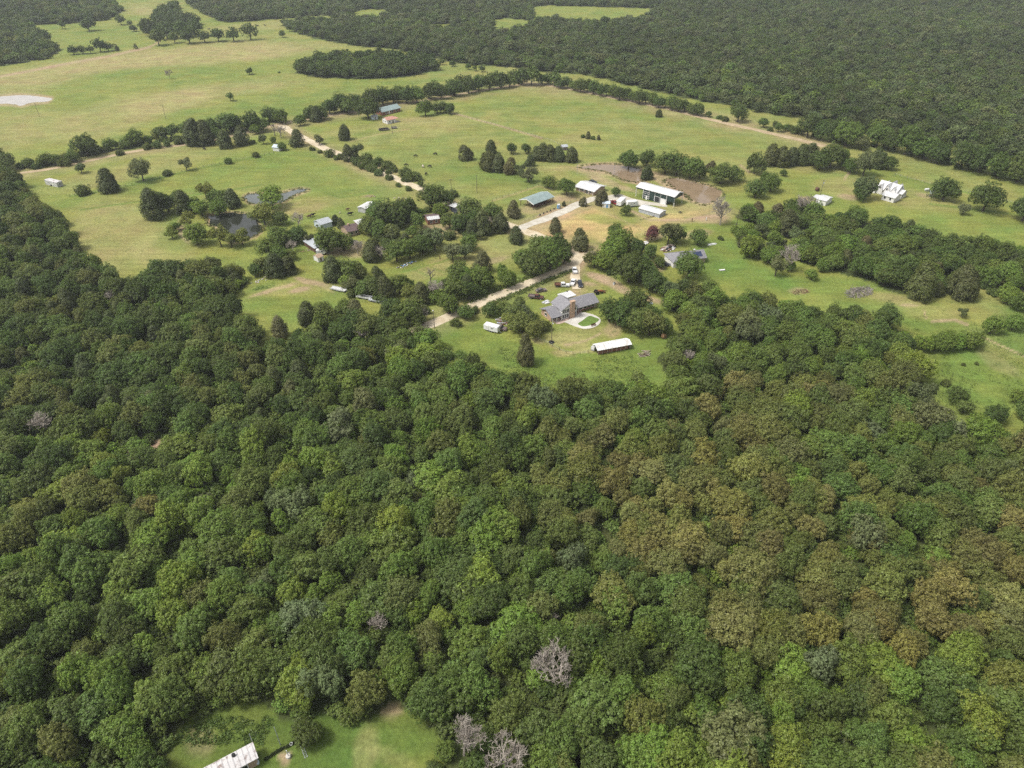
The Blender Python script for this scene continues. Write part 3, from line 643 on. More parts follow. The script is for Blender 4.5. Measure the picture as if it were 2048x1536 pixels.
# --- the big wood in the foreground
pts = hexpts(-420, 420, 62, 430, 6.7); ppx, ppy = to_px(pts[:,0], pts[:,1])
ok = inside(ppx, ppy, WOOD)
for h in HOLES: ok &= ~inside(ppx, ppy, h)
SNAGS = [(1105,1372,8.5),(1012,1545,8.5),(928,1510,8.5),(1098,1245,4),(765,1265,4.5),(100,868,7),(200,775,6),(40,750,6),(105,700,6),(232,610,6),(617,1482,6),(723,686,5)]
for sx, sy, rr in SNAGS:                                  # room round the dead trees
    q = at(sx, sy); ok &= np.hypot(pts[:,0]-q[0], (pts[:,1]-q[1]+rr*.45)) > rr
pts = pts[ok]; ppx = ppx[ok]; ppy = ppy[ok]
d2 = np.hypot(pts[:,0], pts[:,1]); o_ = np.argsort(d2)
cpx, cpy = to_px(pts[:,0], pts[:,1], 8.0)
rest = []; nb = 0
for i in o_:
    x, y = pts[i]; kd = pick_kind(x, y, ppx[i], ppy[i]); w = R.choice([R.uniform(5.5,8), R.uniform(7,10), R.uniform(8,11), R.uniform(9,13.5)]) if kd != 'c' else R.uniform(5.5,8)
    tall = R.uniform(.75,1.18)*min(1.15, 11/w)*1.02
    vis = -20 < cpx[i] < 2068 and -20 < cpy[i] < 1560
    if nb < 300 and vis:
        nb += 1; plant((x, y), w, kd, ('large ' if w > 11 else 'small ' if w < 7.5 else '') + LOOK[kd] + ' ' + zone(ppx[i], ppy[i]), 'trees of the big wood', tall)
    else: rest.append((x, y, w, kd, tall, 1))
wood('woodland', 'continuous leafy wood around the shingled house clearing', 'woodland', rest)
up = hexpts(-330, 330, 62, 330, 3.5); upx, upy = to_px(up[:,0], up[:,1]); ok = inside(upx, upy, WOOD)
for h in HOLES: ok &= ~inside(upx, upy, h)
wood('undergrowth', 'shrubby undergrowth filling the gaps between the wood trees', 'undergrowth',
     [(x, y, R.uniform(3.5,6.0), R.choice('bbbmog'), R.uniform(.6,1.0), 0) for x, y in up[ok]])

# --- woods further off
def far(name, label, poly, holes, s, wr, kinds, hi=0, tl=(.75,1.05), ymax=2600):
    Pw = [at(px, max(py, -75)) for px, py in poly]; x0 = min(p[0] for p in Pw); x1 = max(p[0] for p in Pw); y0 = min(p[1] for p in Pw); y1 = min(max(p[1] for p in Pw), ymax)
    q = hexpts(x0, x1, y0, y1, s); a, b = to_px(q[:,0], q[:,1]); ok = inside(a, b, poly)
    for h in holes: ok &= ~inside(a, b, h)
    q = q[ok]
    return wood(name, label, 'woodland', [(x, y, R.uniform(*wr), R.choice(kinds), R.uniform(*tl)*.95*(.8+.4*f1), hi, .62+.76*f2) for (x, y), f1, f2 in zip(q, fbm(q[:,0], q[:,1], 90, 5), fbm(q[:,0], q[:,1], 130, 15))], .26)
far('far_forest', 'wide far forest covering the ground beyond the eastern farm track', FAR_N, FAR_HOLES, 8.0, (7,13), 'fffmoofsfo', ymax=2300, tl=(.6,1.1))
far('far_forest', 'dark far forest at the edge of the wide left pasture', FAR_NW, [], 8.2, (8,13.5), 'omofok', ymax=2300, tl=(.6,1.1))
far('far_grove', 'oval dark grove standing alone in the far pasture', GROVE_N, [], 7.5, (9,14), 'oomo')
far('far_grove', 'ragged clump of dark trees in the far left pasture', CLUMP_NW, [], 11, (11,16), 'oo')
# ---------------------------------------------------------------- trees that stand apart: (x, y of the foot in the photograph, crown width px, look[, own label])
CL = [
 ('in the far left pasture', 'trees dotted over the far left pasture', [
  (126,58,16,'o'),(179,62,28,'o','broad round dark tree alone in the far left pasture'),(243,50,20,'o'),(261,52,12,'m'),(268,63,14,'o'),(301,71,32,'o'),(318,91,30,'o'),(350,86,22,'m'),(380,87,35,'o'),
  (410,85,28,'o'),(437,83,28,'o'),(468,83,30,'o'),(502,80,34,'o'),(335,78,36,'o'),(365,76,36,'o'),(395,68,26,'o'),(565,75,14,'o'),(580,63,14,'o'),
  (148,109,18,'o'),(165,108,18,'o'),(182,107,16,'o'),(202,104,26,'o'),(217,102,18,'o'),(232,102,14,'c'),(272,98,9,'c'),
  (500,149,16,'o','small dark tree near the oval grove in the far pasture'),(558,146,7,'b','tiny shrub near the oval grove in the far pasture'),(462,202,20,'m','lone leaning tree in the open left pasture'),
  (340,158,15,'d','bare dead tree standing in the open left pasture')]),
 ('in the western hedgerow', 'hedgerow along the western lane', [
  (60,335,24,'m'),(78,336,24,'b'),(95,332,28,'m'),(112,330,26,'m'),(130,331,26,'b'),(147,324,28,'m'),(176,313,48,'o','biggest round dark tree in the western hedgerow'),(200,305,26,'b'),(220,300,26,'m'),
  (240,310,18,'b'),(255,296,26,'b'),(273,292,34,'m'),(295,298,20,'b'),(314,296,22,'b'),(325,280,34,'o'),(345,276,32,'m'),(335,292,22,'b'),(359,288,24,'b'),(376,272,34,'m'),(393,290,44,'c'),(412,289,42,'c'),
  (424,268,40,'o'),(452,296,34,'c'),(455,266,44,'m'),(486,289,34,'c'),(475,262,40,'o'),(506,262,40,'o'),(505,287,16,'b'),(512,268,22,'g'),(527,263,28,'m'),(543,244,36,'o'),(563,246,36,'m'),
  (550,272,30,'d'),(562,276,26,'d'),(436,280,30,'o'),(20,340,34,'o'),(0,335,40,'o')]),
 ('in the northern hedgerow', 'hedgerow along the northern lane', [
  (601,251,28,'m'),(622,240,36,'o'),(643,239,34,'o'),(632,243,26,'c'),(660,228,34,'o'),(684,224,40,'o'),(711,220,42,'o'),(697,228,32,'m'),(766,210,44,'o'),(787,206,34,'o'),(814,206,38,'o'),(834,206,40,'m'),
  (858,198,38,'o'),(882,198,38,'o'),(910,192,40,'o'),(937,187,38,'o'),(957,182,34,'m'),(978,179,34,'o'),(1002,177,36,'o'),(1019,174,30,'m'),(1043,170,40,'o'),(1063,170,40,'o'),(1084,170,26,'o'),(746,214,40,'o'),
  (870,190,34,'o'),(925,178,34,'o'),(990,168,30,'o'),(1030,164,30,'o'),(800,198,30,'m'),
  (737,237,52,'o','big spreading dark tree beside the brick house with green roof'),(851,232,38,'g','bright green round tree at the edge of the brick house lawn'),(875,227,28,'o'),(900,228,24,'o','small rounded tree ending the row on the brick house lawn'),(888,225,24,'o'),
  (937,139,14,'o'),(950,142,14,'o'),(964,144,16,'o'),(905,133,14,'m'),(885,130,14,'m')]),
 ('in the eastern hedgerow', 'hedgerow along the eastern track',
  [(x, 168+(x-1095)*.2+(j % 3)*1.5, 24+(j*7) % 9, 'omo'[j % 3]) for j, x in enumerate(range(1096, 1400, 13))] + [
  (1417,234,14,'m'),(1439,238,14,'b'),(1450,242,18,'b'),(1475,244,40,'o'),(1526,255,22,'m'),(1540,262,14,'b'),(1556,264,20,'m'),(1585,267,20,'o'),(1614,275,46,'o'),(1640,280,42,'o'),(1665,284,42,'o'),(1690,292,58,'m'),
  (1753,294,52,'m'),(1778,302,42,'o'),(1811,309,56,'m'),(1848,319,56,'m'),(1873,327,46,'o'),(1921,338,56,'o'),(1957,345,56,'o'),(1994,356,56,'o'),(2034,364,56,'o'),(2075,372,56,'o'),(1720,300,30,'s'),
  (1318,234,15,'c','small lone cedar beside the straight farm track')]),
 ('in the small western pasture', 'trees along the pasture fence', [
  (596,292,34,'c','dense cedar at the bend of the dirt road'),(639,289,22,'s','airy grey-green bush in the field by the road bend'),(690,279,27,'c','lone cedar in the field below the pink-roofed shed'),
  (625,301,14,'b'),(640,306,12,'b'),(660,313,24,'b'),(673,319,16,'b'),(527,288,18,'s'),(548,289,18,'m'),(566,301,20,'m'),
  (513,314,18,'b','round bush on the fence line close to the white shed'),(458,327,18,'b'),(374,341,26,'s'),(335,351,22,'b'),(287,362,44,'s','wide airy bush on the pasture fence line'),
  (220,383,42,'c','large round cedar on the pasture fence line'),(167,389,32,'b','round dark bush at the end of the pasture fence line'),(164,346,20,'s','thin airy tree near the rusty white trailer')]),
 ('beside the pale dirt road', 'bushes along the dirt road', [
  (697,322,30,'c'),(712,329,30,'b'),(728,336,28,'b'),(742,342,26,'b'),(757,350,24,'b'),(775,358,18,'b'),(797,373,14,'b'),(817,381,18,'b'),(715,315,34,'s'),(735,322,28,'b'),(758,330,30,'b'),(775,336,30,'b'),(788,342,26,'b'),
  (812,352,30,'b'),(832,360,32,'b'),(905,394,33,'b','round bush in the pasture beside the utility pole'),(932,637,40,'m','leafy bush at the road edge opposite the dead trees'),(912,650,30,'b'),(950,625,26,'b')]),
 ('around the willow pond', 'trees around the dark pond', [
  (310,437,52,'c'),(325,427,46,'o'),(338,424,40,'o'),(362,412,38,'o'),(370,427,40,'c'),(390,424,40,'g'),(414,398,34,'w'),(405,432,36,'g'),(440,432,38,'g'),(466,414,38,'c'),(448,410,36,'m'),(430,407,36,'o'),
  (345,476,30,'w'),(352,462,26,'g'),(396,489,54,'g','tallest bright green tree on the bank of the dark pond'),(376,455,32,'w'),(443,493,40,'w'),(464,494,40,'w'),(486,490,36,'w'),(530,449,46,'w'),(514,443,32,'w'),
  (547,415,58,'g','wide pale green tree standing at the grey pond'),(562,449,34,'o','round dark tree between the two left ponds'),(598,456,30,'d','sparse grey dead shrub near the left ponds')]),
 ('around the wooded homestead', 'trees of the homestead grove', [
  (552,552,50,'c'),(528,545,42,'k'),(578,547,44,'c'),(560,520,40,'m'),(562,492,52,'m'),(596,484,44,'o'),(512,552,30,'m'),(585,503,26,'d'),(540,515,50,'m'),(658,506,70,'m','big round green tree between the blue shed and the long grey roof'),(688,500,52,'m'),(672,449,18,'c'),(682,456,20,'c'),
  (786,455,72,'o'),(757,444,56,'m'),(815,442,60,'o'),(835,458,44,'m'),(867,418,64,'o'),(893,412,42,'o'),(882,434,40,'g'),(900,458,50,'m'),(922,464,50,'o'),(940,440,60,'m'),(948,462,50,'o'),(738,470,46,'k'),(757,474,48,'m'),(785,478,42,'k'),
  (716,508,34,'d'),(745,520,46,'c'),(762,520,36,'d'),(794,522,56,'m'),(820,517,56,'m'),(846,507,54,'o'),(870,500,52,'s'),(905,520,40,'s'),(930,518,38,'s'),(965,543,46,'n'),(938,500,44,'m'),(985,440,46,'m'),(965,468,46,'c'),(1000,462,44,'c'),
  (1027,434,34,'n'),(1032,484,38,'c'),(668,562,48,'c'),(695,558,54,'m'),(713,550,46,'k'),(706,584,44,'s'),(728,590,44,'m'),(750,592,46,'k'),(772,595,46,'c'),(800,588,62,'m'),(822,602,46,'k'),(843,606,44,'n'),(872,597,46,'d'),(898,627,64,'m'),(916,568,54,'m'),
  (940,574,52,'g'),(893,575,34,'b'),(848,648,44,'d'),(815,648,62,'m'),(786,642,56,'o'),(835,652,40,'o'),(562,675,42,'n'),(648,642,54,'k'),(617,645,44,'c'),(713,640,48,'n'),(692,636,50,'m'),(723,686,42,'d'),(762,672,60,'o'),(862,566,40,'d')]),
 ('beside the road junction', 'trees at the road junction', [
  (1067,549,80,'o'),(1046,542,60,'m'),(1100,537,68,'m'),(1128,527,44,'o'),(1082,517,70,'m'),(1113,505,50,'o'),(1158,497,44,'n'),(1110,465,32,'n'),(1015,574,44,'g'),(962,580,60,'g'),(912,600,58,'m'),(938,598,50,'o'),
  (1207,539,56,'g'),(1225,525,66,'g'),(1238,504,60,'g'),(1228,477,36,'m'),(1188,535,48,'k'),(1257,564,74,'o'),(1280,562,60,'o'),(1272,510,42,'o'),(1300,517,38,'m'),(1306,582,56,'o'),(1330,590,44,'m'),
  (1375,556,60,'m','round green tree hiding the front of the house with solar panel'),(1303,480,36,'r','red-leaved tree beside the junk heap'),(1335,490,52,'s'),(1352,484,40,'o'),(1395,490,40,'m','upright green tree near the junk heap'),(1318,535,30,'m')]),
 ('beside the shingled house', 'trees in the yard of the shingled house', [
  (980,632,40,'o','narrow dark tree between the road and the shingled house yard'),(1030,640,56,'k'),(1008,628,40,'k'),(1050,645,44,'s'),(1022,660,44,'w'),(1078,662,36,'k'),(1040,620,40,'k'),(1067,646,28,'o'),(1045,665,60,'k'),(1092,660,26,'k','slim olive tree beside the tall yard pole'),(1065,676,48,'k'),(1050,726,44,'n','tall ragged reddish cedar in the grass below the yard',1.55),
  (1218,642,64,'o'),(1244,653,70,'o'),(1270,665,70,'k'),(1298,670,64,'k'),(1322,667,48,'m'),(1270,628,60,'o'),(1300,643,50,'o'),(1345,738,54,'k','olive tree at the right side of the lower clearing'),(1368,655,42,'k'),
  (1150,800,74,'k','broad olive tree at the lower end of the clearing'),(1207,794,60,'m'),(1275,796,68,'k'),(1300,794,42,'m'),(1372,735,36,'d','bare grey branches at the clearing edge')]),
 ('near the farm buildings', 'trees around the farm buildings', [
  (929,320,34,'c','lone pointed cedar in the horse pasture'),(982,307,28,'c'),(979,340,44,'c'),(997,342,32,'c'),(1023,308,26,'o'),(1052,307,24,'o'),(1022,347,32,'n'),(1058,364,36,'s'),(1060,332,24,'c'),(1085,320,36,'c'),(1100,322,30,'c'),
  (1117,322,30,'c'),(1143,323,30,'c'),(1072,320,26,'c'),(1040,352,28,'s'),(1097,376,36,'m','round tree between the open pavilion and the cedar group'),(1133,390,44,'m','tall green tree beside the white-roofed house'),(1167,412,19,'n','small brown tree where the driveway bends'),
  (1203,410,32,'n','brown-leaved tree in front of the white-roofed house'),(1252,431,26,'m','narrow green tree in front of the white trailer'),(1128,412,9,'c','tiny cedar beside the blue cabinet'),(1231,392,24,'m','small open tree above the red pickup'),
  (1257,337,50,'o'),(1292,333,38,'o'),(1293,358,28,'c','dense cedar between the two brown ponds'),(1330,347,56,'o'),(1352,352,60,'o'),(1380,357,56,'m'),(1398,357,36,'m'),(1422,344,24,'n'),(1440,367,56,'m'),(1466,362,40,'m'),
  (1440,450,48,'d','wide bare grey tree beside the muddy yard'),(1441,479,16,'b','small bush on the lawn near the dead tree'),(1166,275,12,'b','upright small bush at the end of the low field thicket'),(1176,277,13,'n','low brownish thicket bush alone in the big green field'),(1186,279,12,'b','flat thicket bush in the middle of the big green field'),(1197,280,9,'n','tiny brown thicket bush at the tail of the field thicket')]),
 ('around the white farmhouse', 'trees around the white farmhouse', [
  (1508,347,50,'o'),(1540,330,40,'c'),(1560,331,38,'c'),(1580,330,38,'c'),(1600,328,38,'c'),(1617,327,40,'c'),(1637,339,50,'o'),(1660,335,50,'o'),(1682,332,42,'m'),(1725,352,46,'s'),(1724,398,46,'s','big grey-green tree leaning over the white farmhouse roof'),
  (1720,400,38,'o'),(1750,335,36,'c'),(1775,339,32,'o'),(1566,352,16,'o'),(1540,383,44,'m'),(1528,367,32,'m'),(1510,395,44,'m'),(1700,345,36,'o'),(1885,400,52,'o','gnarled dark tree beside the picnic shelter'),
  (1965,422,60,'o','big round dark tree alone on the eastern lawn'),(2044,442,52,'o','round dark tree at the far end of the eastern lawn'),(1924,429,22,'s','small grey bush behind the eastern wood'),(1605,436,42,'d','bare grey tree poking out of the eastern wood')]),
 ('on the lawn by the eastern wood', 'light trees along the eastern lawn', [
  (1478,484,34,'g'),(1468,465,20,'g'),(1504,478,30,'g'),(1498,442,36,'g'),(1546,494,38,'g'),(1498,514,58,'y','bright yellow-green spreading tree on the eastern lawn'),(1537,526,42,'g'),(1589,504,36,'g'),(1550,552,40,'s'),(1621,559,30,'g'),(1641,543,28,'g'),
  (1579,543,46,'d','bare forked dead tree on the eastern lawn'),(1610,520,46,'m'),(1570,470,50,'c'),(1530,460,44,'m')]),
 ('in the rough eastern meadow', 'bushes in the rough meadow', [
  (1834,592,60,'c'),(1872,590,28,'c'),(1916,592,58,'c'),(1979,667,44,'g'),(2023,660,36,'g'),(2010,605,40,'g'),(2035,620,40,'m'),(1922,634,20,'s'),(1842,702,44,'y'),(1866,700,42,'g'),(1886,698,44,'y'),(1912,697,40,'g'),
  (1932,697,42,'g'),(1950,691,34,'m'),(1926,731,9,'b'),(1953,729,9,'b'),(1890,770,22,'b'),(1910,803,40,'o','dark bushy tree in the rough meadow'),(1983,846,44,'o','dark pointed tree at the bottom of the rough meadow'),(2027,803,32,'g'),(1820,764,70,'y'),(1795,735,56,'y'),(1925,825,34,'m'),(2045,835,40,'m'),
  (1965,575,26,'b'),(1985,590,24,'b'),(2020,575,30,'g')]),
 ('at the bottom clearing', 'trees at the bottom clearing', [
  (1105,1372,96,'d','wide grey dead tree in the middle of the wood'),(1012,1545,88,'d','bare grey dead tree at the bottom clearing, whitest of the two'),(928,1510,86,'d','grey dead tree at the bottom clearing with green growth below'),(1098,1245,44,'d'),(765,1265,50,'d','dark bare tree in a gap of the wood'),
  (617,1482,66,'o','dark leafy tree standing in the bottom clearing'),(890,1512,44,'m','green bushy tree left of the two dead trees at the bottom clearing'),(968,1500,24,'k','olive bushy tree between the two dead trees at the bottom clearing'),(1060,1500,60,'m'),(975,1470,40,'b'),(870,1540,36,'b'),(1140,1405,30,'b'),(1070,1400,28,'b'),(1120,1300,44,'b'),(1060,1340,40,'m'),(720,1290,40,'b'),(800,1290,36,'b'),(100,868,52,'d'),(232,610,34,'d')]),
]
for phrase, grp, items in CL:
    seen = set()
    for it in items:
        p = at(it[0], it[1]); kd = it[3]; w = it[2]*mpp(p)*.93; own = it[4] if len(it) > 4 else None; tl = it[5] if len(it) > 5 else 1.0
        size = ''
        if not own and kd != 'd': size = 'small ' if w < 6 else ('large ' if w > 13.5 else '')
        lab = own or (size + LOOK[kd] + ' ' + phrase)
        plant(p, w, kd, lab, None if own else grp, tall=tl*R.uniform(.9,1.08) if kd != 'd' else (1.25 if own else 1.0), near=p.length < 620, name=('hedgerow_tree' if 'hedgerow' in phrase else 'grove_tree' if ('homestead' in phrase or 'pond' in phrase) else 'field_tree'), dark=(kd == 'd' and not own and R.random() < .35))

# --- scrub knitting the hedgerows together
for line, ph, grp, n in (([(40,338),(110,330),(210,306),(290,293),(400,278),(480,264),(560,242)], 'in the western hedgerow', 'hedgerow along the western lane', 75), ([(600,245),(660,229),(720,219),(765,207),(830,201),(900,190),(980,176),(1050,166)], 'in the northern hedgerow', 'hedgerow along the northern lane', 40),
                         ([(1560,262),(1650,280),(1740,294),(1850,318),(1950,342),(2048,364)], 'in the eastern hedgerow', 'hedgerow along the eastern track', 34), ([(690,318),(740,340),(800,368),(840,378)], 'beside the pale dirt road', 'bushes along the dirt road', 14)):
    c = smooth_line([tuple(at(*p)[:2]) for p in line], 2.0)
    for k in range(n):
        p = c[int((k+R.random()*.9)/n*(len(c)-1))]; kd = R.choice('bbbmk'); w = R.uniform(4,7.5)
        x, y = p[0]+R.gauss(0,2.2), p[1]+R.gauss(1.0,2.6); a, b = to_px(np.array([x]), np.array([y]))
        if any(seg_dist(a, b, ln)[0]*mpp((x,y,0)) < wd*.55+w*.3 for _, _, _, wd, ln in ROADS): y += 5
        plant((x, y), w, kd, ('small ' if w < 6 else '') + LOOK[kd] + ' ' + ph, grp, R.uniform(.8,1.1), near=y < 560, name='hedgerow_tree')

# --- smaller trees and scrub closing the homestead groves, clear of the roofs that show
ROOFS = [(866,440),(905,415),(735,417),(655,452),(705,465),(727,450),(620,495),(643,510),(641,520),(705,480),(677,581),(735,597),(771,609)]
for poly, sp in (([(740,440),(800,425),(862,402),(900,408),(960,425),(1005,440),(1012,465),(960,482),(900,492),(830,508),(770,505),(735,485)], 8.5), ([(655,565),(700,545),(770,560),(840,575),(890,590),(905,630),(850,655),(790,650),(720,612)], 7.5),
                 ([(515,545),(560,500),(600,470),(640,480),(600,520),(590,550)], 9), ([(1045,545),(1080,500),(1120,490),(1140,500),(1135,525),(1090,545)], 7), ([(1190,535),(1225,490),(1290,500),(1325,570),(1300,590),(1240,560)], 8), ([(905,560),(960,545),(1010,555),(1015,575),(960,590),(900,605)], 8)):
    Pw = [at(*p) for p in poly]; q = hexpts(min(p[0] for p in Pw), max(p[0] for p in Pw), min(p[1] for p in Pw), max(p[1] for p in Pw), sp); a_, b_ = to_px(q[:,0], q[:,1])
    for (x, y), a, b, i in zip(q, a_, b_, inside(a_, b_, poly)):
        if not i or any(abs(a-rx) < 24 and -4 < b-ry < 42 for rx, ry in ROOFS): continue
        if any(seg_dist(np.array([a]), np.array([b]), ln)[0] < 12 for _, _, _, _, ln in ROADS): continue
        kd = R.choice('mmksobbcg'); w = R.uniform(4.5,8)
        ph = 'around the wooded homestead' if a < 900 or b < 500 else 'beside the road junction'
        plant((x, y), w, kd, ('small ' if w < 6 else '') + LOOK[kd] + ' ' + ph, 'trees of the homestead grove' if 'homestead' in ph else 'trees at the road junction', R.uniform(.85,1.1), name='grove_tree' if 'homestead' in ph else 'field_tree')

# --- the wood east of the grey shingled house: trees one by one
q = hexpts(60, 420, 245, 520, 7.4); a_, b_ = to_px(q[:,0], q[:,1]); ok = inside(a_, b_, EASTWOOD) & (a_ < 2090)
for x, y in q[ok]:
    kd = R.choice('oommcomgno'); plant((x, y), R.uniform(8,13) if kd not in 'cn' else R.uniform(6,8.5), kd, LOOK[kd] + ' in the eastern wood', 'trees of the eastern wood', R.uniform(.75,1.02), name='woodland_tree')
Pw = [(1478,448),(1540,462),(1600,490),(1650,530),(1605,542),(1545,556),(1500,535),(1475,495)]
q = hexpts(85, 180, 265, 420, 8.5); a_, b_ = to_px(q[:,0], q[:,1])
for (x, y), i in zip(q, inside(a_, b_, Pw)):
    if i and R.random() < .85:
        kd = R.choice('ggmysmc'); w = R.uniform(5,9.5); plant((x, y), w, kd, ('small ' if w < 6 else '') + LOOK[kd] + ' on the lawn by the eastern wood', 'light trees along the eastern lawn', R.uniform(.85,1.05), name='field_tree')
# ---------------------------------------------------------------- buildings
def yaw(A, B): return math.atan2(B[1]-A[1], B[0]-A[0])
def gable(mb, x0, x1, y0, y1, ze, zr, t=.14, over=.45, axis='x', mid=None):
    """two roof slopes with thickness; ridge along the axis"""
    if axis == 'x':
        ym = (y0+y1)/2 if mid is None else mid; s0 = (zr-ze)/(ym-y0); s1 = (zr-ze)/(y1-ym)
        pr = [(y0-over, ze-s0*over), (ym, zr), (y1+over, ze-s1*over), (y1+over, ze-s1*over+t), (ym, zr+t), (y0-over, ze-s0*over+t)]
        return mb.ext(pr, x0-over, x1+over, 'x')
    xm = (x0+x1)/2 if mid is None else mid; s0 = (zr-ze)/(xm-x0); s1 = (zr-ze)/(x1-xm)
    pr = [(x0-over, ze-s0*over), (xm, zr), (x1+over, ze-s1*over), (x1+over, ze-s1*over+t), (xm, zr+t), (x0-over, ze-s0*over+t)]
    return mb.ext(pr, y0-over, y1+over, 'y')
def hip(mb, x0, x1, y0, y1, ze, zr, over=.5):
    x0 -= over; x1 += over; y0 -= over; y1 += over; d = (y1-y0)/2; ym = (y0+y1)/2
    V = [(x0,y0,ze),(x1,y0,ze),(x1,y1,ze),(x0,y1,ze),(x0+d,ym,zr),(x1-d,ym,zr)]
    return mb.add(V, [(0,1,5,4),(1,2,5),(2,3,4,5),(3,0,4),(3,2,1,0)])
def walls(parent, x0, x1, y0, y1, ze, zr, m, axis='x', name='wall', mid=None):
    mb = MB()
    if axis == 'x': mb.ext([(y0,-.05),(y1,-.05),(y1,ze-.02),((y0+y1)/2 if mid is None else mid,zr-.02),(y0,ze-.02)], x0, x1, 'x')
    else: mb.ext([(x0,-.05),(x1,-.05),(x1,ze-.02),((x0+x1)/2 if mid is None else mid,zr-.02),(x0,ze-.02)], y0, y1, 'y')
    return mb.build(name, m, parent)
def opening(parent, name, side, a, z, w, h, pos, fm='trim_white', pm='glass_dark', fr=.12):
    """window or door on wall: side f (faces -y), b (+y), l (-x), r (+x); a = centre along the wall, pos = wall plane"""
    f = MB(); g = MB()
    def bx(mb, a0, a1, z0, z1, d0, d1):
        if side == 'f': mb.box(a0,a1,pos-d1,pos-d0,z0,z1)
        elif side == 'b': mb.box(a0,a1,pos+d0,pos+d1,z0,z1)
        elif side == 'l': mb.box(pos-d1,pos-d0,a0,a1,z0,z1)
        else: mb.box(pos+d0,pos+d1,a0,a1,z0,z1)
    a0, a1, z0, z1 = a-w/2, a+w/2, z, z+h
    bx(f,a0-fr,a0,z0-fr,z1+fr,-.05,.08); bx(f,a1,a1+fr,z0-fr,z1+fr,-.05,.08); bx(f,a0,a1,z1,z1+fr,-.05,.078); bx(f,a0,a1,z0-fr,z0,-.05,.078)
    bx(g,a0,a1,z0,z1,-.04,.03)
    o = f.build(name, fm, parent); g.build('pane' if pm == 'glass_dark' else 'panel', pm, o); return o
def posts(parent, pts, r, z1, m, name='post'):
    for x, y in pts: MB().box(x-r,x+r,y-r,y+r,-.05,z1).build(name, m, parent)

def shed(name, label, A, B, depth, ze, zr, wall, roof, wins=(), doors=(), open_front=False, mono=False, over=.35, roof_name='roof', cat=None):
    """building with its front foot on the survey line A-B, going back by depth metres"""
    a, b = at(*A), at(*B); L = (b-a).length; t = thing(name, label, cat or name.split('_')[-1], a, yaw(a, b))
    D = depth
    if open_front:
        mb = MB().box(0,L,D-.12,D,-.05,ze-.02 if not mono else zr-.06); mb.box(0,.12,0,D-.12,-.05,ze-.05); mb.box(L-.12,L,0,D-.12,-.05,ze-.05)
        mb.build('wall', wall, t); n = max(2, int(L/3.5))
        posts(t, [(L*k/n, .1) for k in range(n+1)], .09, ze-.02, 'wood_grey')
    elif mono: MB().ext([(0,-.05),(D,-.05),(D,zr-.04),(0,ze-.04)], 0, L, 'x').build('wall', wall, t)
    else: walls(t, 0, L, 0, D, ze, zr, wall)
    mb = MB()
    if mono: 
        s = (zr-ze)/D; mb.ext([(-over,ze-s*over),(D+over,zr+s*over),(D+over,zr+s*over+.1),(-over,ze-s*over+.1)], -over, L+over, 'x')
    else: gable(mb, 0, L, 0, D, ze, zr, .1, over)
    mb.build(roof_name, roof, t)
    for s, fr, z, w, h in wins: opening(t, 'window', s, fr*(L if s in 'fb' else D), z, w, h, 0 if s in 'fl' else (D if s == 'b' else L))
    for s, fr, w, h, pm in doors: opening(t, 'door', s, fr*(L if s in 'fb' else D), .05, w, h, 0 if s in 'fl' else (D if s == 'b' else L), pm=pm)
    return t, L

# the shingled house in the clearing
hA = at(1109,641); hy = math.radians(30)
t = thing('shingled_house', 'grey shingled house with tall white window wall and tan brick chimney', 'house', hA, hy)
walls(t, -1.8, 2.6, -.2, 6.8, 2.5, 4.0, 'brick_tan')
walls(t, 2.6, 9.6, -1.0, 6.2, 4.3, 6.5, 'siding_white', 'y', mid=6.6)
walls(t, 9.6, 20.6, 1.0, 7.8, 2.6, 4.4, 'brick_red')
gable(MB(), -1.9, 2.0, -1.2, 6.8, 2.45, 4.05, .16, .55).build('roof', 'shingle_grey', t)
gable(MB(), 2.6, 9.6, -1.0, 6.2, 4.4, 6.6, .16, .45, 'y', mid=6.6).build('roof', 'shingle_grey', t)
gable(MB(), 10.3, 20.6, .4, 7.8, 2.6, 4.55, .16, .55).build('roof', 'shingle_grey', t)
c = MB().box(6.2,8.1,-2.0,-.9,-.05,7.2); c.box(6.1,8.2,-2.1,-.8,7.2,7.4); c.build('chimney', 'brick_tan', t)
for k in range(3):
    for z in (.5, 2.6): opening(t, 'window', 'f', 3.45+k*.98, z, .76, 1.55, -1.0, fr=.1)
for z in (.5, 2.6): opening(t, 'window', 'f', 8.85, z, .75, 1.55, -1.0, fr=.1)
for k in range(2): opening(t, 'window', 'r', -.2+k*.0, .5+k*2.1, .7, 1.5, 9.6, fr=.1)
for k in range(3): opening(t, 'window', 'f', -1.0+k*1.35, .6, 1.1, 1.4, -.2, fr=.1)
for k in range(5): opening(t, 'window', 'f', 11.2+k*1.9, .8, 1.3, 1.2, 1.0)
opening(t, 'door', 'f', 20.0, .05, .8, 2.0, 1.0, pm='siding_tan')
opening(t, 'window', 'r', 4.4, 1.0, 1.4, 1.2, 20.6); opening(t, 'window', 'l', 3.4, 1.0, 1.4, 1.2, -1.8)
posts(t, [(-1.8,-1.3),(.2,-1.3),(2.3,-1.3)], .1, 2.3, 'trim_white')
MB().box(9.8,16.0,8.6,13.2,2.75,2.95).build('carport_roof', 'metal_white', t)
posts(t, [(10,13.0),(12.9,13.0),(15.8,13.0),(15.8,8.8)], .09, 2.75, 'trim_white')
MB().tube((14.2,12.8,2.95),(14.2,12.8,3.4),.25,.25,8).build('vent', 'rubber', t)

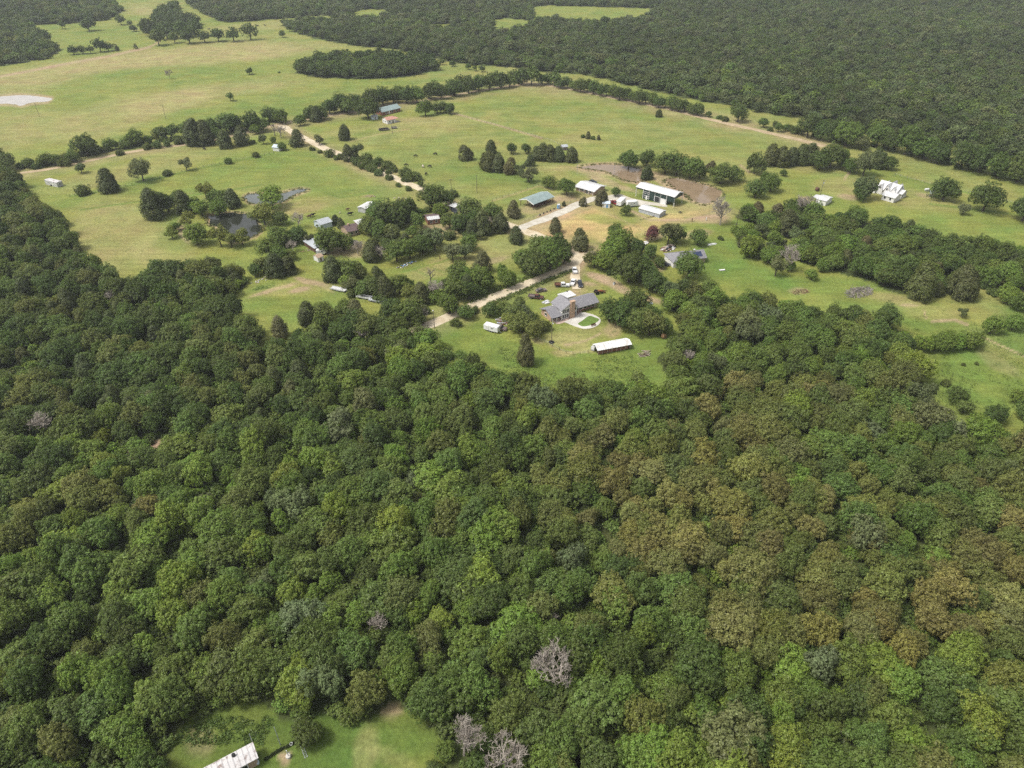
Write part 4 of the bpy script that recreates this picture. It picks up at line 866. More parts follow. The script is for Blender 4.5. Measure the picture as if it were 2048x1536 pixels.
def slab(name, label, mt, poly, z1):
    o = sheet(name, mt, poly, z1, z0=-.02); tag(o, kind='structure'); o['label'] = label; return o
slab('patio', 'pale concrete patio curving round a lawn beside the shingled house', 'concrete',
     [(1128,644),(1150,634),(1163,625),(1178,627),(1192,632),(1201,639),(1199,648),(1188,655),(1172,658),(1156,655),(1140,649)], .10)
slab('terrace', 'pinkish paved terrace at the foot of the window wall', 'paver_pink', [(1106,642),(1113,648),(1126,646),(1146,636),(1163,625),(1160,620),(1136,634)], .085)
slab('lawn_bed', 'mown lawn bed set into the concrete patio', 'lawn', [(1155,648),(1168,639),(1178,632),(1190,635),(1199,640),(1188,648),(1176,652),(1164,653)], .115)
p = at(1187,652); t = thing('patio_bench', 'dark bench on the curved concrete patio', 'bench', p, hy)
MB().box(-1.0,1.0,-.22,.22,.52,.60).build('seat', 'wood_brown', t); MB().box(-1.0,1.0,.2,.26,.60,1.05).build('backrest', 'wood_brown', t)
for sx in (-.85,.85): MB().box(sx-.05,sx+.05,-.2,.2,.10,.52).build('leg', 'wood_brown', t)

# long open shed
a, b = at(1196,710), at(1260,698); L = (b-a).length
t = thing('open_shed', 'long open shed with stained white roof and brown plank front below the house', 'shed', a, yaw(a, b)); D = 4.0
mb = MB().box(0,L,D-.1,D,-.05,2.15); mb.box(0,L,1.4,1.5,-.05,1.4); mb.build('wall', 'wood_brown', t)
MB().box(L-.12,L,.1,D-.12,-.05,2.15).build('end_wall', 'wood_brown', t)
for k in range(8):
    x = L*(k/7)*.99+.05; MB().box(x-.09,x+.09,.02,.20,-.05,2.2).build('post', 'wood_pale', t)
for k in range(6): MB().box(L*.02+k*L*.155,L*.02+k*L*.155+L*.15,.22,.27,.1,1.6).build('plank', 'brick_red', t)
gable(MB(), 0, L, 0, D, 2.2, 2.9, .1, .45).build('roof', 'metal_white_stained', t)
p = at(1187,700); t = thing('feed_bin', 'small tilted white bin at the left end of the long open shed', 'bin', p, .9)
MB().ext([(-.9,.35),(.9,.35),(1.1,1.5),(-.7,1.7)], -.7, .7, 'y').build('body', 'metal_white', t)
for x, y in ((-.7,-.5),(.7,-.5),(-.7,.5),(.7,.5)): MB().tube((x,y,-.02),(x,y,.4),.06).build('leg', 'metal_grey', t)

# open pavilion with teal roof
a, b = at(1067,420), at(1106,405); L = (b-a).length; D = (at(1039,411)-a).length*.98
t = thing('open_pavilion', 'open pavilion with curved teal metal roof on brown posts', 'pavilion', a, yaw(a, b))
gable(MB(), 0, L, 0, D, 3.2, 4.6, .14, .5).build('roof', 'metal_teal', t)
for x in (-.52, L+.40):
    s = 1.4/(D/2); z0 = 3.2-s*.52
    MB().ext([(-.53,z0-.22),(D/2,4.4),(D+.53,z0-.22),(D+.53,z0+.16),(D/2,4.78),(-.53,z0+.16)], x, x+.12, 'x').build('fascia', 'trim_white', t)
posts(t, [(L*k/3, y) for k in range(4) for y in (.15, D-.15)], .13, 3.2, 'wood_brown')
MB().box(L*.15,L*.92,D*.35,D*.40,-.02,1.1).build('pen_panel', 'wood_brown', t)
for k in range(5): MB().box(L*(.15+.17*k),L*(.15+.17*k)+L*.15,1.2,1.26,.15,1.15).build('rail_panel', 'wood_brown', t)

# white-roofed farmhouse
t, L = shed('white_roofed_house', 'low house with plain white metal roof in the farm yard', (1152,381), (1187,391), 10.5, 2.5, 3.8, 'siding_tan', 'metal_white',
     wins=[('f',.22,.9,1.3,1.2),('f',.38,.9,1.3,1.2),('f',.82,.9,1.4,1.2),('l',.5,.9,1.2,1.2)], doors=[('f',.62,1.0,2.0,'glass_dark')], over=.9)
posts(t, [(L*k/4, -.75) for k in range(5)], .07, 2.2, 'trim_white')

# dark green metal building
a, b = at(1271,393), at(1347,414); L = (b-a).length; D = (at(1370,407)-b).length; ze, zr = 5.5, 6.7
t = thing('metal_building', 'large dark green metal building with white roof and open end bays', 'building', a, yaw(a, b))
x0, x1 = L*.20, L*.80
walls(t, x0, x1, 0, D, ze, zr, 'metal_green')
gable(MB(), 0, L, 0, D, ze, zr, .12, .3).build('roof', 'metal_white', t)
for x in (.05, L-.17):
    MB().ext([(0,ze-1.5 if x > 1 else ze-.9),(D,ze-1.5 if x > 1 else ze-.9),(D,ze-.03),(D/2,zr-.03),(0,ze-.03)], x, x+.12, 'x').build('gable_panel', 'metal_green', t)
MB().box(0,x0,-.02,.10,ze-1.0,ze-.05).build('header_panel', 'metal_green', t); MB().box(x1,L,-.02,.10,ze-3.2,ze-.05).build('header_panel', 'metal_green', t)
posts(t, [(.06,.12),(.06,D-.12),(L-.06,.12),(L-.06,D-.12),(x1+.12,-.12),(x0-.12,-.12)], .11, ze-.02, 'trim_white')
for k in (1,2,3): MB().box(x0+(x1-x0)*k/4-.06,x0+(x1-x0)*k/4+.06,-.10,.0,0,ze-.05).build('trim', 'trim_white', t)
MB().box(-.3,L+.3,-.42,-.31,ze-.14,ze+.04).build('gutter', 'trim_white', t)
for fx in (.05,.19):
    for z in (.9, 3.1): opening(t, 'window', 'f', x0+(x1-x0)*fx+.4, z, .9, 1.1, 0, fr=.12)
opening(t, 'door', 'f', x0+(x1-x0)*.14+.1, .05, .9, 2.0, 0, pm='trim_white')
opening(t, 'garage_door', 'f', x0+(x1-x0)*.60, .05, 3.0, 3.0, 0, pm='glass_dark'); opening(t, 'garage_door', 'f', x0+(x1-x0)*.87, .05, 2.9, 2.7, 0, pm='trim_white')
opening(t, 'window', 'r', D*.3, 1.2, 1.2, 1.2, x1)

t, L = shed('low_shed', 'low grey-sided shed with pale metal roof in front of the green building', (1277,424), (1318,436), 6.2, 2.1, 2.8, 'metal_grey', 'metal_white', over=.3)
MB().box(L*.62,L+.2,-.25,3.2,2.46,2.5).build('roof_patch', 'metal_grey', t) if False else None
opening(t, 'door', 'r', 3.0, .05, 1.6, 1.9, L, pm='metal_grey')
shed('garden_shed', 'small white shed with pale blue roof beside the red pickup', (1204,415), (1219,416.2), 3.6, 2.3, 2.9, 'siding_white', 'siding_blue', doors=[('f',.65,.9,1.8,'paint_blue')], over=.2)

# grey house with solar panel
a, b = at(1346,536), at(1410,528); L = (b-a).length
t = thing('hip_roofed_house', 'grey hip-roofed house with a solar panel behind a round tree', 'house', a, yaw(a, b))
MB().box(0,L*.55,0,9,-.05,2.7).build('wall', 'siding_white', t); MB().box(L*.55,L+.6,1.5,8.5,-.05,2.6).build('wall', 'siding_tan', t)
hip(MB(), 0, L*.58, 0, 9.4, 2.7, 5.2).build('roof', 'shingle_grey', t); rr = gable(MB(), L*.5, L+.6, 1.5, 8.5, 2.68, 4.7, .14, .6).build('roof', 'shingle_grey', t)
s = math.atan2(2.02, 3.5)
pv = MB(); pv.add([(L*.70,1.9,3.12),(L*.96,1.9,3.12),(L*.96,4.2,4.45),(L*.70,4.2,4.45),(L*.70,1.9,3.05),(L*.96,1.9,3.05),(L*.96,4.2,4.38),(L*.70,4.2,4.38)], [(0,1,2,3),(7,6,5,4),(0,4,5,1),(1,5,6,2),(2,6,7,3),(3,7,4,0)]); pv.build('solar_panel', 'solar', t)
for k in range(2): opening(t, 'window', 'r', 3.4+k*2.6, .8, 1.6, 1.3, L+.6)
for k in range(3): opening(t, 'window', 'f', L*(.12+.16*k), .9, 1.2, 1.2, 0)
MB().tube((L*.8,5.6,4.3),(L*.8,5.6,5.1),.4,.4,8).build('vent', 'trim_white', t)

# white farmhouse of many gables
a, b = at(1762,399), at(1786,406); w = (b-a).length
t = thing('white_farmhouse', 'sprawling white farmhouse with many white metal gables', 'house', a, yaw(a, b))
walls(t, 0, w, 0, 7, 2.7, 4.0, 'siding_white'); gable(MB(), 0, w, 0, 7, 2.7, 4.0, .1, .4).build('roof', 'metal_white', t)
walls(t, -7.0, 3.6, 7.6, 15.5, 3.0, 6.2, 'siding_white'); gable(MB(), -7.0, 3.6, 7.6, 15.5, 3.0, 6.2, .1, .5).build('roof', 'metal_white', t)
for xm, z in ((-5.2,5.4),(-1.4,6.5),(2.0,5.6)):
    walls(t, xm-1.5, xm+1.5, 7.0, 16.2, 3.0, z, 'siding_white', 'y'); gable(MB(), xm-1.5, xm+1.5, 7.0, 16.2, 3.0, z, .1, .35, 'y').build('roof', 'metal_white', t)
for xm in (-5.2, -1.4): opening(t, 'window', 'f', xm, 3.2, .8, 1.0, 7.0)
walls(t, 3.6, 6.2, 9, 14.6, 2.6, 4.0, 'siding_white'); gable(MB(), 3.7, 6.2, 9, 14.6, 2.65, 4.0, .1, .4).build('porch_roof', 'metal_white', t)
walls(t, -10.0, -7.0, 6, 12, 2.6, 4.0, 'siding_white'); gable(MB(), -10.0, -7.2, 6, 12, 2.65, 4.0, .1, .4).build('roof', 'metal_white', t)
for fx in (.25,.7): opening(t, 'window', 'f', w*fx, .9, 1.0, 1.3, 0)
for fy in (10.4,13): opening(t, 'window', 'r', fy, .9, 1.1, 1.3, 6.2)
MB().box(-1.5,-.1,3.4,6.5,-.05,.9).build('brick_planter', 'brick_red', t)
t, L = shed('white_roofed_shed', 'white-roofed shed half hidden at the edge of the eastern wood', (1631,407), (1650,412), 8.0, 2.6, 3.3, 'siding_white', 'metal_white', over=.3)
MB().box(-3.2,-.4,2,7,2.2,2.35).build('lean_to_roof', 'metal_white', t); posts(t, [(-3.0,2.2),(-3.0,6.8)], .07, 2.2, 'wood_grey')

# picnic shelter
p = at(1862,392); t = thing('picnic_shelter', 'small grey open picnic shelter beside the gnarled tree', 'shelter', p, .15)
gable(MB(), -2.0, 2.0, -1.5, 1.5, 2.2, 3.0, .08, .4).build('roof', 'metal_grey', t); posts(t, [(-1.9,-1.4),(1.9,-1.4),(1.9,1.4),(-1.9,1.4)], .07, 2.2, 'wood_grey')
p = at(1860,393); t = thing('picnic_table', 'wooden picnic table under the grey shelter', 'table', p, .15)
MB().box(-.9,.9,-.38,.38,.72,.77).build('tabletop', 'wood_grey', t)
for sy in (-.7,.7): MB().box(-.9,.9,sy-.14,sy+.14,.42,.46).build('bench', 'wood_grey', t)
for sx in (-.65,.65): MB().box(sx-.05,sx+.05,-.75,.75,.36,.42).build('cross_beam', 'wood_grey', t); 
for sx in (-.65,.65): MB().box(sx-.05,sx+.05,-.3,.3,-.02,.72).build('leg', 'wood_grey', t)

# the wooded homestead
shed('field_shed', 'white metal field shed with dark open side near the homestead', (732,427), (752,416), 5.0, 2.5, 3.0, 'metal_white', 'metal_white', open_front=True, over=.3)
t, L = shed('blue_shed', 'pale blue shed with light metal roof behind the homestead tree', (643,460), (665,453), 6.5, 2.7, 3.9, 'siding_blue', 'metal_grey', doors=[('l',.5,1.1,2.0,'glass_dark')], over=.35)
shed('long_shed', 'long dark shed with narrow grey metal roof in the homestead', (609,491), (631,506), 4.2, 2.3, 2.9, 'wood_brown', 'metal_grey', mono=True, over=.35)
shed('tan_shed', 'little box shed with tan roof beside the homestead camper', (637,525), (648,521), 3.6, 2.2, 2.8, 'siding_white', 'siding_tan', doors=[('f',.5,.9,1.8,'wood_brown')], over=.2)
t, L = shed('mobile_home', 'brown-roofed mobile home with a white roof section in the homestead grove', (856,450), (880,447), 7.0, 2.6, 3.4, 'brick_red', 'shingle_brown', wins=[('f',.3,.9,1.2,1.1),('f',.7,.9,1.2,1.1)], over=.4)
MB().add([(0,-.4,2.72),(L,-.4,2.72),(L,2.6,3.30),(0,2.6,3.30),(0,-.4,2.64),(L,-.4,2.64),(L,2.6,3.2),(0,2.6,3.2)], [(0,1,2,3),(7,6,5,4),(0,4,5,1),(1,5,6,2),(2,6,7,3),(3,7,4,0)]).build('roof_section', 'metal_white', t)
t, L = shed('brown_house', 'brown-roofed homestead house with chimney stub among trees', (698,474), (720,468), 8.0, 2.6, 4.2, 'siding_tan', 'shingle_brown', wins=[('f',.3,.9,1.2,1.2),('f',.7,.9,1.2,1.2)], over=.4)
MB().box(L*.3,L*.3+.8,3.4,4.2,3.4,5.0).build('chimney', 'brick_tan', t)
shed('white_lean_to', 'low lean-to with white roof behind the brown homestead house', (718,457), (736,452), 4.0, 2.2, 2.7, 'siding_tan', 'metal_white', mono=True)
shed('carport', 'white-roofed carport by the dirt road bend', (899,420), (909,424), 4.5, 2.4, 2.7, 'metal_white', 'metal_white', open_front=True, over=.2)

# north: brick house and pink-roofed shed
t, L = shed('brick_house', 'red brick house with green metal roof at the northern lane', (765,231.5), (801,222.5), 9.0, 2.7, 4.6, 'brick_red', 'metal_teal', wins=[('f',.22,.8,1.6,1.2),('f',.55,.8,1.6,1.2),('f',.78,.8,1.6,1.2)], doors=[('f',.38,1.1,2.1,'trim_white')], over=.6)
t, L = shed('pink_roofed_shed', 'white shed with pinkish roof and small porch below the brick house', (775,248.5), (791,245.2), 6.5, 2.7, 4.0, 'siding_white', 'shingle_pink', wins=[('l',.3,1.0,.9,1.0),('l',.7,1.0,.9,1.0),('f',.3,1.0,.9,1.0)], doors=[('f',.7,1.0,2.0,'glass_dark')], over=.3)
MB().ext([(0,2.55),(5,2.55),(5,2.67),(0,2.67)], L+.35, L+3.2, 'x').build('porch_roof', 'shingle_pink', t); posts(t, [(L+3.0,.2),(L+3.0,4.8)], .08, 2.55, 'trim_white'); MB().box(L+.05,L+3.2,.1,4.9,-.02,.25).build('porch_floor', 'concrete', t)
shed('grey_shed', 'small grey-blue shed under the big spreading tree', (746,240), (756,238.5), 4, 2.2, 3.0, 'siding_blue', 'metal_grey', doors=[('f',.5,1.2,1.8,'wood_grey')])
shed('white_shed', 'small white shed with blue-grey roof on the western pasture edge', (546,301.5), (558,303), 5.0, 2.4, 3.4, 'siding_white', 'siding_blue', doors=[('l',.5,1.0,1.8,'glass_dark')])
t, L = shed('rusty_trailer', 'old white trailer with rust-brown roof at the edge of the western wood', (92,369), (116,375), 3.4, 2.6, 2.8, 'metal_white', 'metal_rusted', wins=[('f',.3,1.2,.8,.6),('r',.5,1.2,.9,.7)], doors=[('f',.6,.8,1.8,'trim_white')], over=.1, cat='trailer')
for fx in (.42,.52): MB().lathe([(.1,-.12),(.38,-.12),(.38,.12),(.1,.12)], 12, (L*fx,-.08,.36), 'y').build('wheel', 'rubber', t)
shed('grey_roofed_hut', 'small grey-roofed hut hidden behind the pasture cedars', (1125,301), (1135,300), 4, 2.2, 3.0, 'wood_grey', 'metal_grey', doors=[('f',.5,1.0,1.8,'wood_brown')])
p = at(1498,343); t = thing('deer_stand', 'little hunting stand on tall legs at the treeline', 'hut', p, .3)
posts(t, [(-.7,-.7),(.7,-.7),(.7,.7),(-.7,.7)], .06, 2.5, 'wood_grey', 'leg'); MB().box(-.8,.8,-.8,.8,2.5,4.3).build('cabin', 'wood_brown', t); MB().ext([(-1.0,4.3),(1.0,4.5),(1.0,4.6),(-1.0,4.4)], -1, 1, 'x').build('roof', 'metal_white', t); opening(t, 'window', 'f', 0, 3.4, .9, .5, -.8)

# bottom: mobile home with rust-streaked roof, running out of the frame
ra, rb = at(501.6,1484,3.0), at(512.6,1516,3.0); W = (rb-ra).length; ang = yaw(rb, ra)   # along the gable end
t = thing('metal_roofed_cottage', 'cottage with rust-streaked white metal roof in the bottom clearing', 'house', (rb[0], rb[1], 0), ang-math.pi/2); LL = 15
# local x runs towards the end wall's right; build to the left (negative x)
walls(t, -LL, 0, .35, W-.35, 2.7, 3.3, 'siding_tan')
gable(MB(), -LL, 0, .35, W-.35, 2.75, 3.35, .1, .35).build('roof', 'metal_rusted', t)
for k in range(3): opening(t, 'window', 'f', -2.5-k*4, .9, 1.2, 1.1, .35)
opening(t, 'door', 'r', W/2, .05, .9, 2.0, 0, pm='wood_brown')
MB().tube((-3.5,W*.7,3.2),(-3.5,W*.7,3.75),.35,.35,10).build('vent', 'rubber', t)
MB().tube((.25,W+.3,-.02),(.25,W+.3,5.2),.05).build('antenna_mast', 'metal_grey', t)
def pole(px, py, h, label, r=.13, m='pole_wood', arm=True):
    p = at(px, py); t = thing('utility_pole', label, 'pole', p, R.uniform(0,3.1))
    MB().tube((0,0,-.1),(0,0,h),r,r*.7,8).build('shaft', m, t)
    if arm:
        MB().box(-1.1,1.1,-.06,.06,h-.7,h-.56).build('crossarm', m, t)
        for x in (-.95,0,.95): MB().tube((x,0,h-.56),(x,0,h-.36),.05,.04,6).build('insulator', 'trim_white', t)
    return t
for px, py, h, lab, arm in ((79,233,9.5,'utility pole standing beside the pale pond',1),(332,238,9.5,'utility pole alone in the middle of the left pasture',1),(571,256,8,'utility pole at the road bend by the dead trees',1),
    (954,386,10,'tall utility pole in the horse pasture behind the pavilion',1),(903,388,8.5,'utility pole rising behind a round pasture bush',1),(869,656,7.5,'pole with a lamp beside the dirt road below the dead tree',0),
    (1103,685,8,'yard pole standing in a dark tyre below the shingled house',0),(1640,392,9,'utility pole with transformer behind the white-roofed shed',1),(1473,450,7.5,'pole at the corner of the muddy yard',0),
    (1154,348,6,'white post left of the brown pond',0),(1228,348,6,'white post in front of the brown pond',0),(785,268,6,'pole near the hay trailers',0),(561,1490,6.5,'slim grey pole in the bottom clearing',0)):
    tt = pole(px, py, h, lab, arm=arm, m='metal_grey' if ('white post' in lab or 'slim' in lab) else 'pole_wood', r=.09 if ('post' in lab or 'slim' in lab) else .14)
    if 'lamp' in lab or 'yard pole' in lab: MB().box(-.1,.9,-.06,.06,h-.3,h-.2).build('lamp_arm', 'metal_grey', tt); MB().lathe([(.12,0),(.28,-.18)], 10, (.9,0,h-.2)).build('lamp_head', 'plastic_white', tt)
    if 'transformer' in lab: MB().tube((.3,0,h-2.2),(.3,0,h-1.3),.25,.25,10).build('transformer', 'metal_grey', tt)
p = at(1103,685); t = thing('tyre', 'dark tyre lying round the foot of the yard pole', 'tyre', p)
MB().lathe([(.45,.0),(.95,.0),(1.05,.2),(.95,.42),(.45,.42),(.4,.2),(.45,.0)], 18).build('rubber_ring', 'rubber', t)
# ---------------------------------------------------------------- vehicles
def wheels(t, xs, w, r=.36, tw=.24):
    for x in xs:
        for s in (-1, 1):
            o = MB().lathe([(r*.55,-tw/2),(r,-tw/2),(r,tw/2),(r*.55,tw/2)], 14, (x, s*(w/2-tw/2), r), 'y').build('wheel', 'rubber', t)
            MB().lathe([(.02,-tw/2-.01),(r*.55,-tw/2-.01),(r*.55,tw/2+.01),(.02,tw/2+.01)], 10, (x, s*(w/2-tw/2), r), 'y').build('rim', 'paint_silver', o)
def cabin(t, x0, x1, x2, x3, w, z0, z1, m):
    """glasshouse: tapered glazed box with a painted roof and pillars"""
    wi = w/2-.05; wt = w/2-.22
    V = [(x0,-wi,z0),(x3,-wi,z0),(x3,wi,z0),(x0,wi,z0),(x1,-wt,z1),(x2,-wt,z1),(x2,wt,z1),(x1,wt,z1)]
    MB().add(V, [(0,1,5,4),(1,2,6,5),(2,3,7,6),(3,0,4,7),(4,5,6,7)]).build('window', 'glass_dark', t)
    MB().add([(x1-.05,-wt-.03,z1-.02),(x2+.05,-wt-.03,z1-.02),(x2+.05,wt+.03,z1-.02),(x1-.05,wt+.03,z1-.02),(x1,-wt+.02,z1+.06),(x2,-wt+.02,z1+.06),(x2,wt-.02,z1+.06),(x1,wt-.02,z1+.06)],
             [(3,2,1,0),(4,5,6,7),(0,1,5,4),(1,2,6,5),(2,3,7,6),(3,0,4,7)]).build('roof', m, t)
    pm = MB()
    for s in (-1, 1):
        for a, b in ((x0,x1),(x3,x2),((x0+x3)/2,(x1+x2)/2)): pm.tube((a,s*wi,z0),(b,s*wt,z1),.05,.05,4)
    pm.build('pillar', m, t)
def lights(t, xf, xb, w, z):
    for s in (-1, 1):
        MB().box(xf-.03,xf+.03,s*(w/2-.3)-.16,s*(w/2-.3)+.16,z-.08,z+.08).build('headlight', 'trim_white', t)
        MB().box(xb-.03,xb+.03,s*(w/2-.2)-.1,s*(w/2-.2)+.1,z-.1,z+.1).build('tail_light', 'paint_red', t)
def car(label, px, py, ang, m, suv=False):
    p = at(px, py); t = thing('parked_car', label, 'car', p, ang); w = 1.85; zb = .95 if not suv else 1.05; zt = 1.45 if not suv else 1.8
    pr = [(-2.3,.35),(2.3,.35),(2.35,.62),(2.15,zb-.18),(1.1,zb),(-1.9,zb),(-2.3,zb-.08)]
    MB().ext(pr, -w/2, w/2, 'y').build('body', m, t)
    cabin(t, -2.0 if suv else -1.75, -1.75 if suv else -1.05, .35, 1.05, w, zb-.01, zt, m); wheels(t, (-1.4,1.42), w+.04); lights(t, 2.33, -2.31, w, .7); return t
def pickup(label, px, py, ang, m, bed=None, cat='truck', name='pickup_truck'):
    p = at(px, py); t = thing(name, label, cat, p, ang); w = 1.95
    pr = [(-.9,.45),(2.7,.45),(2.75,.8),(2.6,1.05),(1.3,1.12),(-.9,1.12)]
    MB().ext(pr, -w/2, w/2, 'y').build('body', m, t); cabin(t, -.85, -.75, .65, 1.25, w, 1.11, 1.82, m)
    b = MB()
    if bed: b.box(-3.6,-.98,-1.1,1.1,.85,1.0); b.box(-3.6,-3.5,-1.1,1.1,1.0,1.5); b.box(-3.5,-.98,-1.1,-1.02,1.0,1.45); b.box(-3.5,-.98,1.02,1.1,1.0,1.45); b.box(-3.4,-.98,-.4,.4,.5,.85)
    else: b.box(-2.9,-.93,-w/2,w/2,.45,.75); b.box(-2.9,-2.82,-w/2,w/2,.75,1.12); b.box(-2.82,-.93,-w/2,-w/2+.1,.75,1.12); b.box(-2.82,-.93,w/2-.1,w/2,.75,1.12)
    b.build('bed', bed or m, t); wheels(t, (-2.0 if not bed else -2.4,1.75), w+.06, .40); lights(t, 2.73, -2.91 if not bed else -3.61, w, .85); return t
up = math.radians(92)
pickup('white pickup truck on the drive where it leaves the road', 1149,543, up, 'paint_white')
pickup('white pickup truck parked close beside the dark car', 1146,567, up-.35, 'paint_white')
car('dark blue car parked at the end of the house drive', 1160,571, math.radians(-88), 'paint_dark', True)
pickup('white-cabbed truck with rust-brown flatbed on the house lawn', 1126,573, math.radians(0), 'paint_white', 'metal_rust', name='flatbed_truck')
car('faded purplish-brown derelict car on the house lawn', 1082,583, math.radians(18), 'paint_faded')
pickup('old maroon pickup truck with pale patches on the house lawn', 1074,597, math.radians(-12), 'paint_maroon', 'paint_faded')
car('black car parked beside the house with solar panel', 1329,530, math.radians(-28), 'paint_dark')
pickup('dark red pickup truck beside the small white shed', 1229,408, math.radians(-62), 'paint_red')
car('dark car parked behind the white-roofed house', 1185,365, math.radians(-20), 'paint_dark')
car('dark purple car standing by the roadside carport', 909,425, math.radians(-60), 'paint_dark', True)
car('dark van with pale panels beside the brown homestead house', 706,487, math.radians(60), 'paint_dark', True)

def trailer(name, label, px, py, ang, L, w, h, m, cat='trailer', z=.7, nose=0):
    p = at(px, py); t = thing(name, label, cat, p, ang)
    MB().ext([(-L/2,z),(L/2-nose,z),(L/2,z+h*.35),(L/2-nose*.4,z+h*.85),(L/2-nose-.15,z+h),(-L/2+.15,z+h),(-L/2,z+h-.15)], -w/2, w/2, 'y').build('body', m, t)
    o = opening(t, 'window', 'f', L*.1, z+h*.5, .8, .5, -w/2); opening(t, 'door', 'f', -L*.25, z+.1, .7, h*.75, -w/2, pm='trim_white')
    wheels(t, (-.45,.45), w-.1, .34); MB().tube((L/2-.1,0,z+.1),(L/2+1.1,0,.45),.07).build('tow_bar', 'metal_grey', t); return t
trailer('cargo_trailer', 'white box trailer beside a wreck in the grass below the road', 984,662, math.radians(-28), 6.0, 2.3, 2.1, 'paint_white')
pickup('derelict pinkish truck wreck beside the white box trailer', 1000,659, math.radians(-20), 'paint_faded', 'wood_pale', name='truck_wreck')
trailer('camper_trailer', 'white camper trailer standing behind the narrow tree in the farm yard', 1264,413, math.radians(15), 6.0, 2.4, 2.4, 'paint_white', nose=.6)
trailer('bus', 'white van body next to the red pickup truck', 1242,409, math.radians(62), 7.5, 2.6, 2.5, 'paint_white', 'van', nose=.8)
trailer('camper_trailer', 'small white camper between the long shed and tan shed', 643,509, math.radians(10), 4.2, 2.2, 1.9, 'paint_white', nose=.5)

def flat(label, px, py, ang, L, m, name='flat_trailer', load=None):
    p = at(px, py); t = thing(name, label, 'trailer', p, ang)
    MB().box(-L/2,L/2,-1.1,1.1,.62,.78).build('deck', m, t); wheels(t, (-.5,.5), 2.0, .33)
    MB().tube((L/2,0,.7),(L/2+1.2,0,.5),.07).build('tow_bar', 'metal_grey', t)
    for s in (-1,1): MB().box(-L/2,L/2,s*1.08-.04,s*1.08+.04,.78,1.15).build('side_rail', m, t)
    if load: MB().box(-L*.42,L*.38,-.8,.8,.78,1.7).build('load', load, t)
    return t
flat('long white flat trailer at the lawn edge, end next to the bare dirt track', 677,581, math.radians(-22), 7.0, 'metal_white')
flat('long pale flat trailer parked under the cedars, middle of the row', 731,597, math.radians(-18), 7.5, 'metal_white_stained')
flat('grey flat trailer parked under the cedars', 750,603, math.radians(-15), 5.0, 'metal_grey')
flat('short trailer with dark load at the roadside end of the row', 771,609, math.radians(-10), 3.6, 'metal_white', load='paint_dark')
flat('hay trailer with dark load below the pink-roofed shed', 768,261, math.radians(18), 7.5, 'wood_grey', load='hide_black')
flat('small empty hay trailer below the pink-roofed shed', 788,257, math.radians(12), 4.0, 'wood_grey')

p = at(1197,587); t = thing('tractor', 'rusty orange tractor with loader beside the house clearing', 'tractor', p, math.radians(20))
MB().ext([(-.5,.7),(1.7,.7),(1.75,1.3),(-.5,1.45)], -.4, .4, 'y').build('hood', 'paint_orange', t); MB().box(-1.3,-.5,-.55,.55,.75,1.15).build('body', 'metal_rust', t)
for s in (-1,1):
    MB().lathe([(.3,-.2),(.8,-.2),(.8,.2),(.3,.2)], 14, (-1.0,s*.85,.8), 'y').build('wheel', 'rubber', t); MB().lathe([(.15,-.13),(.42,-.13),(.42,.13),(.15,.13)], 12, (1.3,s*.7,.42), 'y').build('wheel', 'rubber', t)
    MB().tube((-.2,s*.55,1.5),(2.6,s*.55,.6),.08).build('loader_arm', 'paint_orange', t)
MB().ext([(2.5,.15),(3.1,.1),(2.6,.9)], -.9, .9, 'y').build('bucket', 'metal_rust', t); MB().box(-1.2,-.8,-.25,.25,1.15,1.3).build('seat', 'rubber', t); MB().tube((-.45,0,1.4),(-.65,0,1.75),.16,.16,10).build('steering_wheel', 'rubber', t)
p = at(1208,583); t = thing('loader_attachment', 'rusty implement frame beside the orange tractor', 'implement', p, .5)
MB().box(-1.3,1.3,-.08,.08,.35,.5).build('beam', 'metal_rust', t)
for k in range(5): MB().tube((-1.2+k*.6,0,.4),(-1.1+k*.6,-.4,-.02),.05).build('tine', 'metal_rust', t)

# ---------------------------------------------------------------- animals: one continuous body each
def beast_mesh(name, m, kind):
    me = bpy.data.meshes.new(name)
    cow = kind == 'cow'
    V = [(-.75,0,1.05),(0,0,1.02),(.65,0,1.08),(1.0,0,1.25 if cow else 1.45),(1.35,0,1.2 if cow else 1.75),(1.65,0,1.0 if cow else 1.55)] if kind != 'graze' else \
        [(-.75,0,1.1),(0,0,1.08),(.65,0,1.12),(1.05,0,1.0),(1.35,0,.55),(1.5,0,.2)]
    rad = [.36,.40,.36,.2,.17,.12] if not cow else [.42,.46,.40,.24,.2,.14]
    E = [(0,1),(1,2),(2,3),(3,4),(4,5)]
    for bx, par in ((-.7,0),(.6,2)):
        for s in (-1,1):
            n = len(V); kx = bx-.12 if bx < 0 else bx
            V += [(bx,s*.22,.75),(kx,s*.22,.38),(bx,s*.22,.03)]; rad += [.16,.08,.07]; E += [(par,n),(n,n+1),(n+1,n+2)]
    n = len(V); V += [(-1.1,0,1.0),(-1.2,0,.5)]; rad += [.06,.05]; E += [(0,n),(n,n+1)]
    me.from_pydata(V, E, []); o = bpy.data.objects.new('tmp', me); COL.objects.link(o)
    sk = o.modifiers.new('s','SKIN'); 
    for i, r in enumerate(rad): me.skin_vertices[0].data[i].radius = (r, r)
    me.skin_vertices[0].data[1].use_root = True
    sb = o.modifiers.new('u','SUBSURF'); sb.levels = 1; sb.render_levels = 1
    dg = bpy.context.evaluated_depsgraph_get(); r = bpy.data.meshes.new_from_object(o.evaluated_get(dg))
    bpy.data.objects.remove(o); r.materials.clear(); r.materials.append(M[m]); r.shade_smooth(); r.name = name; return r
BM = {}
